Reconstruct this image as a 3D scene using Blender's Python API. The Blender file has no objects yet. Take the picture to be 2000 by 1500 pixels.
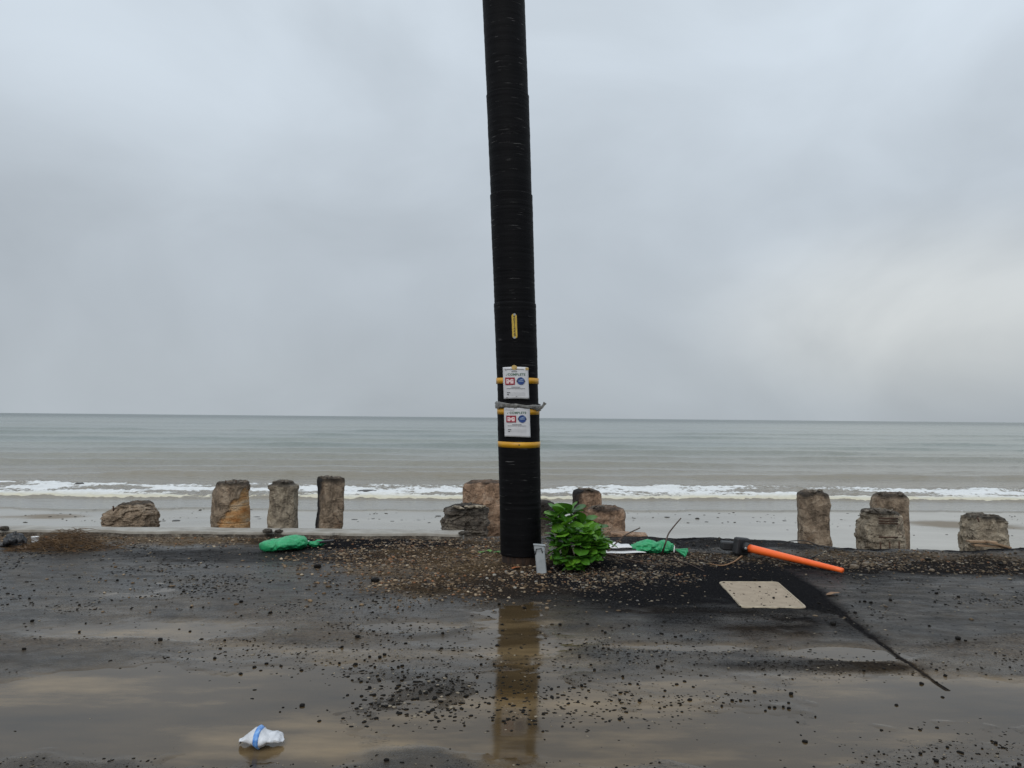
import bpy, bmesh, math, random
import numpy as np
from mathutils import Vector, Matrix

S = bpy.context.scene
COL = S.collection
rnd = random.Random(7)

# ------------------------------------------------------------------ camera
CAM_H = 1.35
FPX = 1500.0                                   # focal length for a 2000 px wide frame
pitch = math.atan(65.5 / FPX)
roll = math.atan(19 / 2000)
F_ = np.array([0, math.cos(pitch), math.sin(pitch)])
R0 = np.array([1.0, 0, 0]); U0 = np.array([0, -math.sin(pitch), math.cos(pitch)])
R_ = R0 * math.cos(roll) + U0 * math.sin(roll)
U_ = U0 * math.cos(roll) - R0 * math.sin(roll)
CP = np.array([0, 0, CAM_H])
cam = bpy.data.cameras.new('camera')
cam.sensor_width = 36; cam.lens = 36 * FPX / 2000
cam.clip_start = 0.05; cam.clip_end = 40000
camo = bpy.data.objects.new('camera', cam); COL.objects.link(camo)
M = Matrix.Identity(4)
for i in range(3):
    M[i][0] = R_[i]; M[i][1] = U_[i]; M[i][2] = -F_[i]; M[i][3] = CP[i]
camo.matrix_world = M
S.camera = camo

# ------------------------------------------------------------------ sky and sun (overcast)
SUN_EL, SUN_AZ = math.radians(42), math.radians(196)     # az measured from +Y towards +X
w = bpy.data.worlds.new('World'); S.world = w; w.use_nodes = True
nt = w.node_tree; nt.nodes.clear()
def N(t, **k):
    n = nt.nodes.new(t)
    for a, b in k.items(): setattr(n, a, b)
    return n
out = N('ShaderNodeOutputWorld'); bg = N('ShaderNodeBackground')
sky = N('ShaderNodeTexSky', sky_type='NISHITA'); sky.sun_disc = False
sky.sun_elevation = SUN_EL; sky.sun_rotation = SUN_AZ; sky.air_density = 1.0; sky.dust_density = 3.0
tc = N('ShaderNodeTexCoord'); sep = N('ShaderNodeSeparateXYZ')
nt.links.new(tc.outputs['Generated'], sep.inputs[0])
ramp = N('ShaderNodeValToRGB'); cr = ramp.color_ramp
cr.elements[0].position = 0.0; cr.elements[0].color = (4.15, 4.6, 4.98, 1)
cr.elements[1].position = 1.0; cr.elements[1].color = (8.2, 9.15, 10.0, 1)
for p_, c_ in ((0.10, (4.3, 4.75, 5.2)), (0.25, (4.9, 5.45, 6.0)), (0.42, (6.25, 7.0, 7.75)), (0.7, (7.75, 8.65, 9.5))):
    e = cr.elements.new(p_); e.color = (*c_, 1)
nt.links.new(sep.outputs['Z'], ramp.inputs[0])
mp = N('ShaderNodeMapping'); mp.inputs['Scale'].default_value = (1.0, 1.0, 1.9); mp.inputs['Location'].default_value = (0.9, 0.35, 0.1)
nt.links.new(tc.outputs['Generated'], mp.inputs[0])
n1 = N('ShaderNodeTexNoise'); n1.inputs['Scale'].default_value = 2.7; n1.inputs['Detail'].default_value = 6; n1.inputs['Roughness'].default_value = 0.48
n1.inputs['Distortion'].default_value = 0.5
nt.links.new(mp.outputs[0], n1.inputs['Vector'])
mr = N('ShaderNodeMapRange'); mr.inputs['From Min'].default_value = 0.25; mr.inputs['From Max'].default_value = 0.75
mr.inputs['To Min'].default_value = 0.86; mr.inputs['To Max'].default_value = 1.15
nt.links.new(n1.outputs['Fac'], mr.inputs['Value'])
mul = N('ShaderNodeVectorMath', operation='SCALE')
nt.links.new(ramp.outputs[0], mul.inputs[0]); nt.links.new(mr.outputs[0], mul.inputs['Scale'])
# thinner, brighter cloud low on the right
px_, py_ = 1900, 610
d_ = F_ + R_ * (px_ - 1000) / FPX + U_ * (750 - py_) / FPX; d_ = d_ / np.linalg.norm(d_)
sb_ = N('ShaderNodeVectorMath', operation='SUBTRACT'); nt.links.new(tc.outputs['Generated'], sb_.inputs[0]); sb_.inputs[1].default_value = tuple(d_)
sm0 = N('ShaderNodeVectorMath', operation='MULTIPLY'); nt.links.new(sb_.outputs[0], sm0.inputs[0]); sm0.inputs[1].default_value = (1, 1, 2.6)
dp = N('ShaderNodeVectorMath', operation='LENGTH'); nt.links.new(sm0.outputs[0], dp.inputs[0])
lb = N('ShaderNodeMapRange', interpolation_type='SMOOTHERSTEP'); nt.links.new(dp.outputs['Value'], lb.inputs['Value'])
lb.inputs['From Min'].default_value = 0.42; lb.inputs['From Max'].default_value = 0.0; lb.inputs['To Min'].default_value = 0.0; lb.inputs['To Max'].default_value = 1.0
ln = N('ShaderNodeMath', operation='MULTIPLY'); nt.links.new(lb.outputs[0], ln.inputs[0]); nt.links.new(n1.outputs['Fac'], ln.inputs[1])
ad = N('ShaderNodeVectorMath', operation='MULTIPLY_ADD'); nt.links.new(ln.outputs[0], ad.inputs[0]); ad.inputs[1].default_value = (3.4, 3.1, 2.4); nt.links.new(mul.outputs[0], ad.inputs[2]); mul = ad
mix = N('ShaderNodeMix', data_type='RGBA'); mix.inputs[0].default_value = 0.04
nt.links.new(mul.outputs[0], mix.inputs[6]); nt.links.new(sky.outputs[0], mix.inputs[7])
nt.links.new(mix.outputs[2], bg.inputs[0]); bg.inputs[1].default_value = 0.1
nt.links.new(bg.outputs[0], out.inputs[0])
sl = bpy.data.lights.new('sun', 'SUN'); sl.energy = 1.15; sl.angle = math.radians(45); sl.color = (1, 0.96, 0.9)
so = bpy.data.objects.new('sun', sl); COL.objects.link(so)
sd = Vector((math.sin(SUN_AZ) * math.cos(SUN_EL), math.cos(SUN_AZ) * math.cos(SUN_EL), math.sin(SUN_EL)))
so.rotation_euler = sd.to_track_quat('Z', 'Y').to_euler(); so.location = (5, 10, 20)
S.view_settings.view_transform = 'Standard'; S.view_settings.look = 'None'
S.view_settings.exposure = 0; S.view_settings.gamma = 1; S.view_settings.use_curve_mapping = False
S.render.engine = 'CYCLES'
try:
    S.cycles.use_denoising = True; S.cycles.max_bounces = 6
except Exception: pass

# ------------------------------------------------------------------ helpers
def ray(px, py): return F_ + R_ * (px - 1000) / FPX + U_ * (750 - py) / FPX
def atY(px, py, Y):
    d = ray(px, py); return CP + d * (Y / d[1])
def atz(px, py, z=0.0):
    d = ray(px, py); return CP + d * ((z - CAM_H) / d[2])

def _hash(ix, iy, iz, seed):
    n = (ix * 374761393 + iy * 668265263 + iz * 2147483647 + seed * 974634777) & 0xffffffff
    n = ((n ^ (n >> 13)) * 1274126177) & 0xffffffff
    n = ((n ^ (n >> 16)) * 2246822519) & 0xffffffff
    return ((n ^ (n >> 15)) & 0xffffff) / float(0xffffff)
def vnoise(x, y, z=0.0, seed=0):
    x = np.asarray(x, float); y = np.asarray(y, float); z = np.asarray(z, float) + np.zeros_like(x)
    ix = np.floor(x).astype(np.int64); iy = np.floor(y).astype(np.int64); iz = np.floor(z).astype(np.int64)
    fx = x - ix; fy = y - iy; fz = z - iz
    fx = fx * fx * fx * (fx * (fx * 6 - 15) + 10); fy = fy * fy * fy * (fy * (fy * 6 - 15) + 10); fz = fz * fz * fz * (fz * (fz * 6 - 15) + 10)
    def h(a, b, c): return _hash(ix + a, iy + b, iz + c, seed)
    x00 = h(0,0,0) * (1-fx) + h(1,0,0) * fx; x10 = h(0,1,0) * (1-fx) + h(1,1,0) * fx
    x01 = h(0,0,1) * (1-fx) + h(1,0,1) * fx; x11 = h(0,1,1) * (1-fx) + h(1,1,1) * fx
    return ((x00 * (1-fy) + x10 * fy) * (1-fz) + (x01 * (1-fy) + x11 * fy) * fz) * 2 - 1
def fbm(x, y, z=0.0, oct=4, seed=0, gain=0.5):
    a = 1.0; f = 1.0; s = 0; t = 0
    for o in range(oct):
        s = s + a * vnoise(np.asarray(x) * f, np.asarray(y) * f, np.asarray(z) * f, seed + o * 17); t += a; a *= gain; f *= 2.03
    return s / t
def sstep(a, b, x):
    t = np.clip((np.asarray(x, float) - a) / (b - a), 0, 1); return t * t * (3 - 2 * t)

def link(o, parent=None):
    COL.objects.link(o)
    if parent is not None: o.parent = parent
    return o
def mesh_from(name, v, f, mats=None, smooth=True, mi=None):
    me = bpy.data.meshes.new(name)
    v = np.asarray(v, float)
    if isinstance(f, np.ndarray):
        nf, k = f.shape
        me.vertices.add(len(v)); me.vertices.foreach_set('co', v.ravel().astype(np.float32))
        me.loops.add(nf * k); me.loops.foreach_set('vertex_index', f.ravel().astype(np.int32))
        me.polygons.add(nf); me.polygons.foreach_set('loop_start', np.arange(0, nf * k, k, dtype=np.int32))
        me.update(calc_edges=True); me.validate()
    else:
        me.from_pydata([tuple(p) for p in v], [], f); me.update()
    if mats is not None:
        for m in (mats if isinstance(mats, (list, tuple)) else [mats]): me.materials.append(m)
    if mi is not None: me.polygons.foreach_set('material_index', np.asarray(mi, dtype=np.int32))
    if smooth: me.polygons.foreach_set('use_smooth', np.ones(len(me.polygons), dtype=bool))
    return me
def obj(name, v, f, mats=None, parent=None, smooth=True, mi=None, loc=None):
    """one mesh object; when parent is an Empty at loc, vertices are given in world space and moved into it"""
    v = np.asarray(v, float)
    if parent is not None:
        p = parent; off = np.zeros(3)
        while p is not None: off += np.array(p.location); p = p.parent
        v = v - off
    elif loc is not None: v = v - np.asarray(loc, float)
    o = bpy.data.objects.new(name, mesh_from(name, v, f, mats, smooth, mi))
    if parent is None and loc is not None: o.location = loc
    return link(o, parent)
def thing(name, label, cat, loc=(0, 0, 0), group=None):
    o = bpy.data.objects.new(name, None); o.empty_display_size = 0.1
    o.location = [float(c) for c in loc]; COL.objects.link(o)
    return tag(o, label, cat, group)
def tag(o, label, cat, group=None):
    o['label'] = label; o['category'] = cat
    if group: o['group'] = group
    return o
def kind(o, k):
    o['kind'] = k; return o
def vattr(o, name, val):
    a = o.data.attributes.new(name, 'FLOAT', 'POINT'); a.data.foreach_set('value', np.asarray(val, np.float32).ravel())
def vcol(o, name, rgb):
    a = o.data.attributes.new(name, 'FLOAT_COLOR', 'POINT')
    rgb = np.asarray(rgb, np.float32); rgba = np.ones((len(rgb), 4), np.float32); rgba[:, :3] = rgb
    a.data.foreach_set('color', rgba.ravel())

def grid_faces(nr, nc, wrap=False):
    i = np.arange(nr - 1)[:, None]; m = nc if wrap else nc - 1
    j = np.arange(m)[None, :]; j2 = (j + 1) % nc
    return np.stack([i * nc + j, i * nc + j2, (i + 1) * nc + j2, (i + 1) * nc + j], -1).reshape(-1, 4)
def tube(path, rad, seg=8, cap=True, squash=None):
    """tapered tube along a list of points; returns (verts, faces list)"""
    P = [Vector(p) for p in path]; n = len(P)
    r = rad if hasattr(rad, '__len__') else [rad] * n
    V = []; Fc = []
    T0 = (P[1] - P[0]).normalized()
    ref = Vector((0, 0, 1)) if abs(T0.z) < 0.9 else Vector((1, 0, 0))
    for i in range(n):
        T = (P[min(i + 1, n - 1)] - P[max(i - 1, 0)]).normalized()
        A = T.cross(ref).normalized(); B = A.cross(T).normalized()
        for k in range(seg):
            a = 2 * math.pi * k / seg
            V.append(P[i] + A * (r[i] * math.cos(a)) + B * (r[i] * math.sin(a) * (squash or 1)))
    for i in range(n - 1):
        for k in range(seg):
            k2 = (k + 1) % seg
            Fc.append((i * seg + k, i * seg + k2, (i + 1) * seg + k2, (i + 1) * seg + k))
    if cap:
        Fc.append(tuple(range(seg))[::-1]); Fc.append(tuple((n - 1) * seg + k for k in range(seg)))
    return [tuple(v) for v in V], Fc
class MB:
    def __init__(s): s.v = []; s.f = []; s.m = []
    def add(s, v, f, m=0):
        b = len(s.v); s.v += [tuple(p) for p in v]; s.f += [tuple(i + b for i in q) for q in f]; s.m += [m] * len(f); return s
    def box(s, c, d, rot=None, m=0):
        v = []
        for x in (-.5, .5):
            for y in (-.5, .5):
                for z in (-.5, .5):
                    p = Vector((x * d[0], y * d[1], z * d[2]))
                    if rot is not None: p = rot @ p
                    v.append(p + Vector(c))
        return s.add(v, [(0,1,3,2),(4,6,7,5),(0,4,5,1),(2,3,7,6),(0,2,6,4),(1,5,7,3)], m)
    def build(s, name, mats, parent=None, smooth=True, loc=None, bevel=0):
        o = obj(name, s.v, s.f, mats, parent, smooth and not bevel, s.m, loc)
        if bevel:
            md = o.modifiers.new('bevel', 'BEVEL'); md.width = bevel; md.segments = 2
        return o
def smooth_path(pts, n):
    """Catmull-Rom through pts"""
    P = [np.asarray(p, float) for p in pts]; P = [2 * P[0] - P[1]] + P + [2 * P[-1] - P[-2]]
    o = []; m = len(P) - 3
    for i in range(n):
        t = i / (n - 1) * m; k = min(int(t), m - 1); u = t - k
        a, b, c, d = P[k:k + 4]
        o.append(0.5 * (2 * b + (c - a) * u + (2 * a - 5 * b + 4 * c - d) * u * u + (3 * b - a - 3 * c + d) * u ** 3))
    return o

# ------------------------------------------------------------------ materials
def mat(name):
    m = bpy.data.materials.new(name); m.use_nodes = True
    return m, m.node_tree, m.node_tree.nodes['Principled BSDF']
def nd(t, ty, **k):
    n = t.nodes.new(ty)
    for a, b in k.items():
        if a in n.inputs: n.inputs[a].default_value = b
        else: setattr(n, a, b)
    return n
def noise(t, scale, detail=4, rough=0.55, stretch=None, coord='Object', dist=0):
    c = nd(t, 'ShaderNodeTexCoord'); n = nd(t, 'ShaderNodeTexNoise', Scale=scale, Detail=detail, Roughness=rough, Distortion=dist)
    if coord == 'World':
        g = nd(t, 'ShaderNodeNewGeometry'); src = g.outputs['Position']
    else: src = c.outputs[coord]
    if stretch:
        mp = nd(t, 'ShaderNodeMapping'); mp.inputs['Scale'].default_value = stretch
        t.links.new(src, mp.inputs[0]); src = mp.outputs[0]
    t.links.new(src, n.inputs['Vector']); return n.outputs['Fac']
def rampn(t, src, stops):
    r = nd(t, 'ShaderNodeValToRGB'); e = r.color_ramp.elements
    e[0].position, e[0].color = stops[0][0], (*stops[0][1], 1); e[1].position, e[1].color = stops[-1][0], (*stops[-1][1], 1)
    for p, c in stops[1:-1]:
        x = e.new(p); x.color = (*c, 1)
    t.links.new(src, r.inputs[0]); return r.outputs[0]
def mixc(t, fac, a, b, mode='MIX'):
    m = nd(t, 'ShaderNodeMix', data_type='RGBA', blend_type=mode)
    for s, v in ((m.inputs[0], fac), (m.inputs[6], a), (m.inputs[7], b)):
        if isinstance(v, (int, float)): s.default_value = v
        elif isinstance(v, tuple): s.default_value = (*v, 1)
        else: t.links.new(v, s)
    return m.outputs[2]
def mathn(t, op, a, b=None, clamp=False):
    m = nd(t, 'ShaderNodeMath', operation=op); m.use_clamp = clamp
    for s, v in ((m.inputs[0], a), (m.inputs[1], b)):
        if v is None: continue
        if isinstance(v, (int, float)): s.default_value = v
        else: t.links.new(v, s)
    return m.outputs[0]
def mapr(t, src, a, b, c=0.0, d=1.0):
    m = nd(t, 'ShaderNodeMapRange'); t.links.new(src, m.inputs[0])
    for i, v in enumerate((a, b, c, d)): m.inputs[i + 1].default_value = v
    return m.outputs[0]
def bump(t, b, src, strength, dist, prev=None):
    n = nd(t, 'ShaderNodeBump', Strength=strength, Distance=dist); t.links.new(src, n.inputs['Height'])
    if prev is not None: t.links.new(prev, n.inputs['Normal'])
    t.links.new(n.outputs[0], b.inputs['Normal']); return n.outputs[0]
def attr(t, name):
    return nd(t, 'ShaderNodeAttribute', attribute_name=name)
def simple(name, c1, c2=None, rough=0.6, scale=20, bs=0.2, bd=0.01, spec=0.5, stretch=None, metal=0.0):
    m, t, b = mat(name); c2 = c2 or tuple(x * 0.7 for x in c1)
    n = noise(t, scale, stretch=stretch)
    t.links.new(rampn(t, n, [(0.3, c2), (0.7, c1)]), b.inputs['Base Color'])
    b.inputs['Roughness'].default_value = rough; b.inputs['Specular IOR Level'].default_value = spec; b.inputs['Metallic'].default_value = metal
    if bs: bump(t, b, noise(t, scale * 3, stretch=stretch), bs, bd)
    return m

PUD = [(0.30, (0.032, 0.022, 0.011)), (0.5, (0.068, 0.046, 0.023)), (0.68, (0.190, 0.132, 0.068))]
def make_ground_mat():
    m, t, b = mat('wet asphalt')
    dirt = attr(t, 'dirt').outputs['Fac']; tar_and_shade = attr(t, 'tar_and_shade').outputs['Fac']; wet = attr(t, 'wet').outputs['Fac']
    g1 = noise(t, 60, 5, 0.65, coord='World'); g2 = noise(t, 4, 5, 0.6, coord='World'); g3 = noise(t, 260, 2, 0.6, coord='World')
    asph = rampn(t, g1, [(0.3, (0.013, 0.0115, 0.0105)), (0.55, (0.031, 0.0265, 0.022)), (0.75, (0.082, 0.070, 0.055))])
    asph = mixc(t, mapr(t, g2, 0.42, 0.66), asph, (0.056, 0.043, 0.029))
    dc = rampn(t, noise(t, 35, 5, 0.7, coord='World'), [(0.28, (0.018, 0.013, 0.009)), (0.5, (0.092, 0.062, 0.035)), (0.72, (0.23, 0.165, 0.10))])
    c = mixc(t, dirt, asph, dc)
    tc_ = rampn(t, g1, [(0.35, (0.007, 0.007, 0.008)), (0.62, (0.017, 0.017, 0.019)), (0.8, (0.05, 0.048, 0.045))])
    c = mixc(t, tar_and_shade, c, tc_)
    pool = attr(t, 'pool').outputs['Fac']
    pn = noise(t, 1.1, 6, 0.62, coord='World', stretch=(0.6, 1.9, 1))
    pc_ = rampn(t, pn, PUD)
    c = mixc(t, mathn(t, 'MULTIPLY', pool, 0.9), c, pc_)
    speck = mapr(t, g3, 0.655, 0.72)
    c = mixc(t, mathn(t, 'MULTIPLY', speck, mapr(t, pool, 0, 1, 0.55, 0.08)), c, (0.24, 0.22, 0.19))
    dk = mathn(t, 'MULTIPLY', mapr(t, noise(t, 90, 4, 0.75, coord='World', stretch=(0.6, 1.0, 1)), 0.53, 0.60), mapr(t, noise(t, 2.2, 4, 0.65, coord='World', stretch=(0.7, 1.7, 1)), 0.42, 0.60))
    dk = mathn(t, 'MULTIPLY', dk, mapr(t, attr(t, 'calm').outputs['Fac'], 0, 1, 0.8, 0.0))
    c = mixc(t, dk, c, (0.010, 0.009, 0.008))
    t.links.new(c, b.inputs['Base Color'])
    wn = mathn(t, 'ADD', wet, mapr(t, noise(t, 7, 4, 0.6, coord='World', stretch=(0.6, 1.6, 1)), 0.35, 0.7, -0.35, 0.35), True)
    rg = mapr(t, wn, 0, 1, 0.55, 0.20); t.links.new(mathn(t, 'ADD', mathn(t, 'MULTIPLY', rg, mathn(t, 'SUBTRACT', 1.0, pool)), mathn(t, 'MULTIPLY', pool, 0.06)), b.inputs['Roughness'])
    b.inputs['IOR'].default_value = 1.31
    t.links.new(mathn(t, 'SUBTRACT', 0.5, mathn(t, 'ADD', mathn(t, 'ADD', mathn(t, 'MULTIPLY', tar_and_shade, 0.50), mathn(t, 'MULTIPLY', dk, 0.4)), mathn(t, 'MULTIPLY', mathn(t, 'MULTIPLY', dirt, 0.42), mathn(t, 'SUBTRACT', 1.0, pool))), True), b.inputs['Specular IOR Level'])
    dryf = mathn(t, 'SUBTRACT', 1.0, pool)
    bn = nd(t, 'ShaderNodeBump', Distance=0.010); t.links.new(g1, bn.inputs['Height']); t.links.new(mathn(t, 'MULTIPLY', mapr(t, wn, 0, 1, 0.8, 0.48), dryf), bn.inputs['Strength']); bs = bn.outputs[0]
    n = nd(t, 'ShaderNodeBump', Distance=0.006); t.links.new(g3, n.inputs['Height']); t.links.new(bs, n.inputs['Normal'])
    t.links.new(mathn(t, 'MULTIPLY', mapr(t, wn, 0, 1, 0.9, 0.35), dryf), n.inputs['Strength']); t.links.new(n.outputs[0], b.inputs['Normal'])
    return m
def make_puddle_mat():
    m, t, b = mat('muddy water')
    n = noise(t, 1.1, 6, 0.62, coord='World', stretch=(0.6, 1.9, 1))
    t.links.new(rampn(t, n, PUD), b.inputs['Base Color'])
    b.inputs['Roughness'].default_value = 0.075; b.inputs['IOR'].default_value = 1.333
    p = bump(t, b, noise(t, 9, 2, 0.5, coord='World', stretch=(0.5, 1.4, 1)), 0.03, 0.02)
    return m
def make_sand_mat():
    m, t, b = mat('wet sand')
    n = noise(t, 0.35, 5, 0.6, coord='World', stretch=(0.5, 1.2, 1)); pat = attr(t, 'dry').outputs['Fac']
    c = rampn(t, n, [(0.3, (0.275, 0.258, 0.226)), (0.7, (0.365, 0.345, 0.305))])
    c = mixc(t, pat, c, (0.20, 0.165, 0.125))
    grit = mapr(t, noise(t, 6, 3, 0.7, coord='World'), 0.71, 0.75)
    c = mixc(t, mathn(t, 'MULTIPLY', grit, 0.5), c, (0.06, 0.052, 0.042))
    t.links.new(c, b.inputs['Base Color'])
    t.links.new(mapr(t, pat, 0, 1, 0.22, 0.7), b.inputs['Roughness']); b.inputs['IOR'].default_value = 1.34
    bump(t, b, noise(t, 3, 5, 0.6, coord='World', stretch=(0.5, 1.3, 1)), 0.12, 0.03)
    return m
def make_sea_mat():
    m, t, b = mat('sea water')
    foam = attr(t, 'foam').outputs['Fac']; lace = attr(t, 'lace').outputs['Fac']; turb = attr(t, 'silt').outputs['Fac']
    n = noise(t, 0.05, 4, 0.55, coord='World', stretch=(0.35, 1.0, 1))
    deep = rampn(t, n, [(0.35, (0.128, 0.158, 0.138)), (0.65, (0.178, 0.198, 0.166))])
    c = mixc(t, turb, deep, (0.225, 0.19, 0.145))
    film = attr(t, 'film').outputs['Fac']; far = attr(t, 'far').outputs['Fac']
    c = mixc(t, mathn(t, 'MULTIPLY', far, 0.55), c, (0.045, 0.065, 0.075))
    c = mixc(t, film, c, (0.26, 0.25, 0.225))
    f1 = noise(t, 1.1, 6, 0.62, coord='World', stretch=(0.8, 0.55, 1), dist=0.6)
    f2 = noise(t, 5.5, 4, 0.6, coord='World', stretch=(0.8, 0.5, 1))
    fm = mathn(t, 'ADD', mathn(t, 'MULTIPLY', f1, 0.62), mathn(t, 'MULTIPLY', f2, 0.38))
    fm = mathn(t, 'ADD', fm, mathn(t, 'SUBTRACT', foam, 1.0))
    mask = mapr(t, fm, 0.42, 0.50)
    fc = mixc(t, lace, (0.70, 0.71, 0.71), (0.58, 0.54, 0.42))
    fc = mixc(t, mapr(t, f2, 0.35, 0.55), mixc(t, 0.22, fc, (0.4, 0.38, 0.33)), fc)
    c = mixc(t, mask, c, fc)
    t.links.new(c, b.inputs['Base Color'])
    t.links.new(mathn(t, 'ADD', mapr(t, mask, 0, 1, 0.17, 0.9), mathn(t, 'MULTIPLY', far, 0.12)), b.inputs['Roughness']); b.inputs['IOR'].default_value = 1.28
    w1 = noise(t, 0.9, 5, 0.6, coord='World', stretch=(0.45, 1.3, 1)); w2 = noise(t, 4.5, 3, 0.6, coord='World', stretch=(0.5, 1.2, 1))
    p = bump(t, b, w1, 0.75, 0.26); p = bump(t, b, w2, 0.6, 0.06, p)
    bump(t, b, mask, 0.5, 0.12, p)
    return m
def make_concrete(name, a, bcol, ccol, rust=0.5):
    a, bcol, ccol = [tuple(min(1, q * k_) for q in cc) for cc, k_ in ((a, 2.0), (bcol, 2.75), (ccol, 2.6))]
    m, t, b = mat(name)
    n = noise(t, 7, 6, 0.72); n2 = noise(t, 45, 5, 0.7); soot = attr(t, 'soot').outputs['Fac']; form = attr(t, 'formed').outputs['Fac']
    c = rampn(t, n, [(0.3, a), (0.52, bcol), (0.72, ccol)])
    c = mixc(t, mathn(t, 'MULTIPLY', mapr(t, noise(t, 3.2, 5, 0.7, dist=1.0), 0.5, 0.68), rust), c, (0.15, 0.078, 0.036))
    oc = rampn(t, noise(t, 4, 4, 0.6, stretch=(1, 1, 3)), [(0.35, (0.46, 0.20, 0.060)), (0.5, (0.56, 0.33, 0.150)), (0.68, (0.58, 0.45, 0.31))])
    c = mixc(t, form, c, oc)
    c = mixc(t, mapr(t, n2, 0.60, 0.72), c, mixc(t, 0.55, c, (0.42, 0.38, 0.31)))
    c = mixc(t, mapr(t, n2, 0.38, 0.28), c, mixc(t, 0.55, c, (0.02, 0.016, 0.012)))
    ve = nd(t, 'ShaderNodeTexVoronoi', Scale=6.5, feature='DISTANCE_TO_EDGE'); vc = nd(t, 'ShaderNodeTexCoord'); vn = nd(t, 'ShaderNodeTexNoise', Scale=9.0, Detail=5.0); vm = nd(t, 'ShaderNodeMix', data_type='VECTOR'); vm.inputs[0].default_value = 0.16
    t.links.new(vc.outputs['Object'], vn.inputs['Vector']); t.links.new(vc.outputs['Object'], vm.inputs[4]); t.links.new(vn.outputs['Color'], vm.inputs[5]); t.links.new(vm.outputs[1], ve.inputs['Vector'])
    crack = mathn(t, 'MULTIPLY', mapr(t, ve.outputs['Distance'], 0.035, 0.005), mapr(t, noise(t, 3.0, 3), 0.42, 0.58))
    crack = mathn(t, 'MULTIPLY', crack, mathn(t, 'SUBTRACT', 1.0, form))
    c = mixc(t, mathn(t, 'MULTIPLY', crack, 0.85), c, (0.018, 0.014, 0.011))
    st = mathn(t, 'MULTIPLY', mapr(t, noise(t, 2.6, 6, 0.72, stretch=(1.4, 1.4, 0.6), dist=0.7), 0.50, 0.66), mathn(t, 'SUBTRACT', 1.0, form))
    c = mixc(t, mathn(t, 'MULTIPLY', st, 0.6), c, (0.050, 0.036, 0.024))
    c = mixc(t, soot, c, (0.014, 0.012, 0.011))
    t.links.new(c, b.inputs['Base Color']); b.inputs['Roughness'].default_value = 0.82; b.inputs['Specular IOR Level'].default_value = 0.35
    vo = nd(t, 'ShaderNodeTexVoronoi', Scale=9.0); cc = nd(t, 'ShaderNodeTexCoord'); wob = nd(t, 'ShaderNodeMix', data_type='VECTOR'); wob.inputs[0].default_value = 0.12
    nz = nd(t, 'ShaderNodeTexNoise', Scale=6.0, Detail=4.0); t.links.new(cc.outputs['Object'], nz.inputs['Vector']); t.links.new(cc.outputs['Object'], wob.inputs[4]); t.links.new(nz.outputs['Color'], wob.inputs[5]); t.links.new(wob.outputs[1], vo.inputs['Vector'])
    p = bump(t, b, vo.outputs['Distance'], 0.8, 0.05)
    p = bump(t, b, noise(t, 14, 6, 0.7), 1.0, 0.05, p); bump(t, b, n2, 0.9, 0.02, p)
    return m
def make_wrap_mat():
    m, t, b = mat('black wrap')
    fine = noise(t, 1.0, 3, 0.6, stretch=(6, 6, 420)); mid = noise(t, 1.0, 4, 0.6, stretch=(2.2, 2.2, 55)); big = noise(t, 1.6, 3)
    c = rampn(t, mid, [(0.35, (0.003, 0.003, 0.0037)), (0.65, (0.0062, 0.0062, 0.0072))])
    line = mathn(t, 'MULTIPLY', mapr(t, noise(t, 1.0, 2, 0.5, stretch=(5, 5, 150)), 0.66, 0.73), mapr(t, noise(t, 1.0, 3, 0.5, stretch=(9, 9, 14)), 0.47, 0.62))
    c = mixc(t, line, c, (0.13, 0.127, 0.125))  # thin light lines: worn fibres plus ring-edge highlights painted into the colour
    t.links.new(c, b.inputs['Base Color']); b.inputs['Roughness'].default_value = 0.62; b.inputs['Specular IOR Level'].default_value = 0.10
    p = bump(t, b, fine, 0.35, 0.004); bump(t, b, mid, 0.25, 0.006, p)
    return m
def make_leaf_mat():
    m, t, b = mat('leaf green')
    oi = nd(t, 'ShaderNodeObjectInfo'); c = rampn(t, oi.outputs['Random'], [(0.0, (0.030, 0.110, 0.012)), (0.5, (0.075, 0.225, 0.018)), (1.0, (0.175, 0.400, 0.030))])
    v = attr(t, 'vein').outputs['Fac']
    c = mixc(t, mathn(t, 'MULTIPLY', v, 0.35), c, (0.12, 0.27, 0.06))
    c = mixc(t, mathn(t, 'MULTIPLY', mapr(t, noise(t, 30, 3), 0.45, 0.75), 0.35), c, (0.02, 0.06, 0.008))
    t.links.new(c, b.inputs['Base Color']); b.inputs['Roughness'].default_value = 0.33
    b.inputs['Subsurface Weight'].default_value = 0.0
    tr = nd(t, 'ShaderNodeBsdfTranslucent'); t.links.new(mixc(t, 0.3, c, (0.10, 0.26, 0.01)), tr.inputs[0])
    mx = nd(t, 'ShaderNodeMixShader'); mx.inputs[0].default_value = 0.28
    o = t.nodes['Material Output']; t.links.new(b.outputs[0], mx.inputs[1]); t.links.new(tr.outputs[0], mx.inputs[2]); t.links.new(mx.outputs[0], o.inputs[0])
    bump(t, b, noise(t, 60, 3), 0.15, 0.004)
    return m
def make_stone_mat(name='pebble', rough=0.5):
    m, t, b = mat(name); a = attr(t, 'tint')
    n = noise(t, 90, 3, coord='World')
    t.links.new(mixc(t, mapr(t, n, 0.3, 0.7, 0, 0.5), a.outputs['Color'], mixc(t, 0.5, a.outputs['Color'], (0.02, 0.017, 0.013))), b.inputs['Base Color'])
    b.inputs['Roughness'].default_value = rough; b.inputs['Specular IOR Level'].default_value = 0.08
    return m
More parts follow.
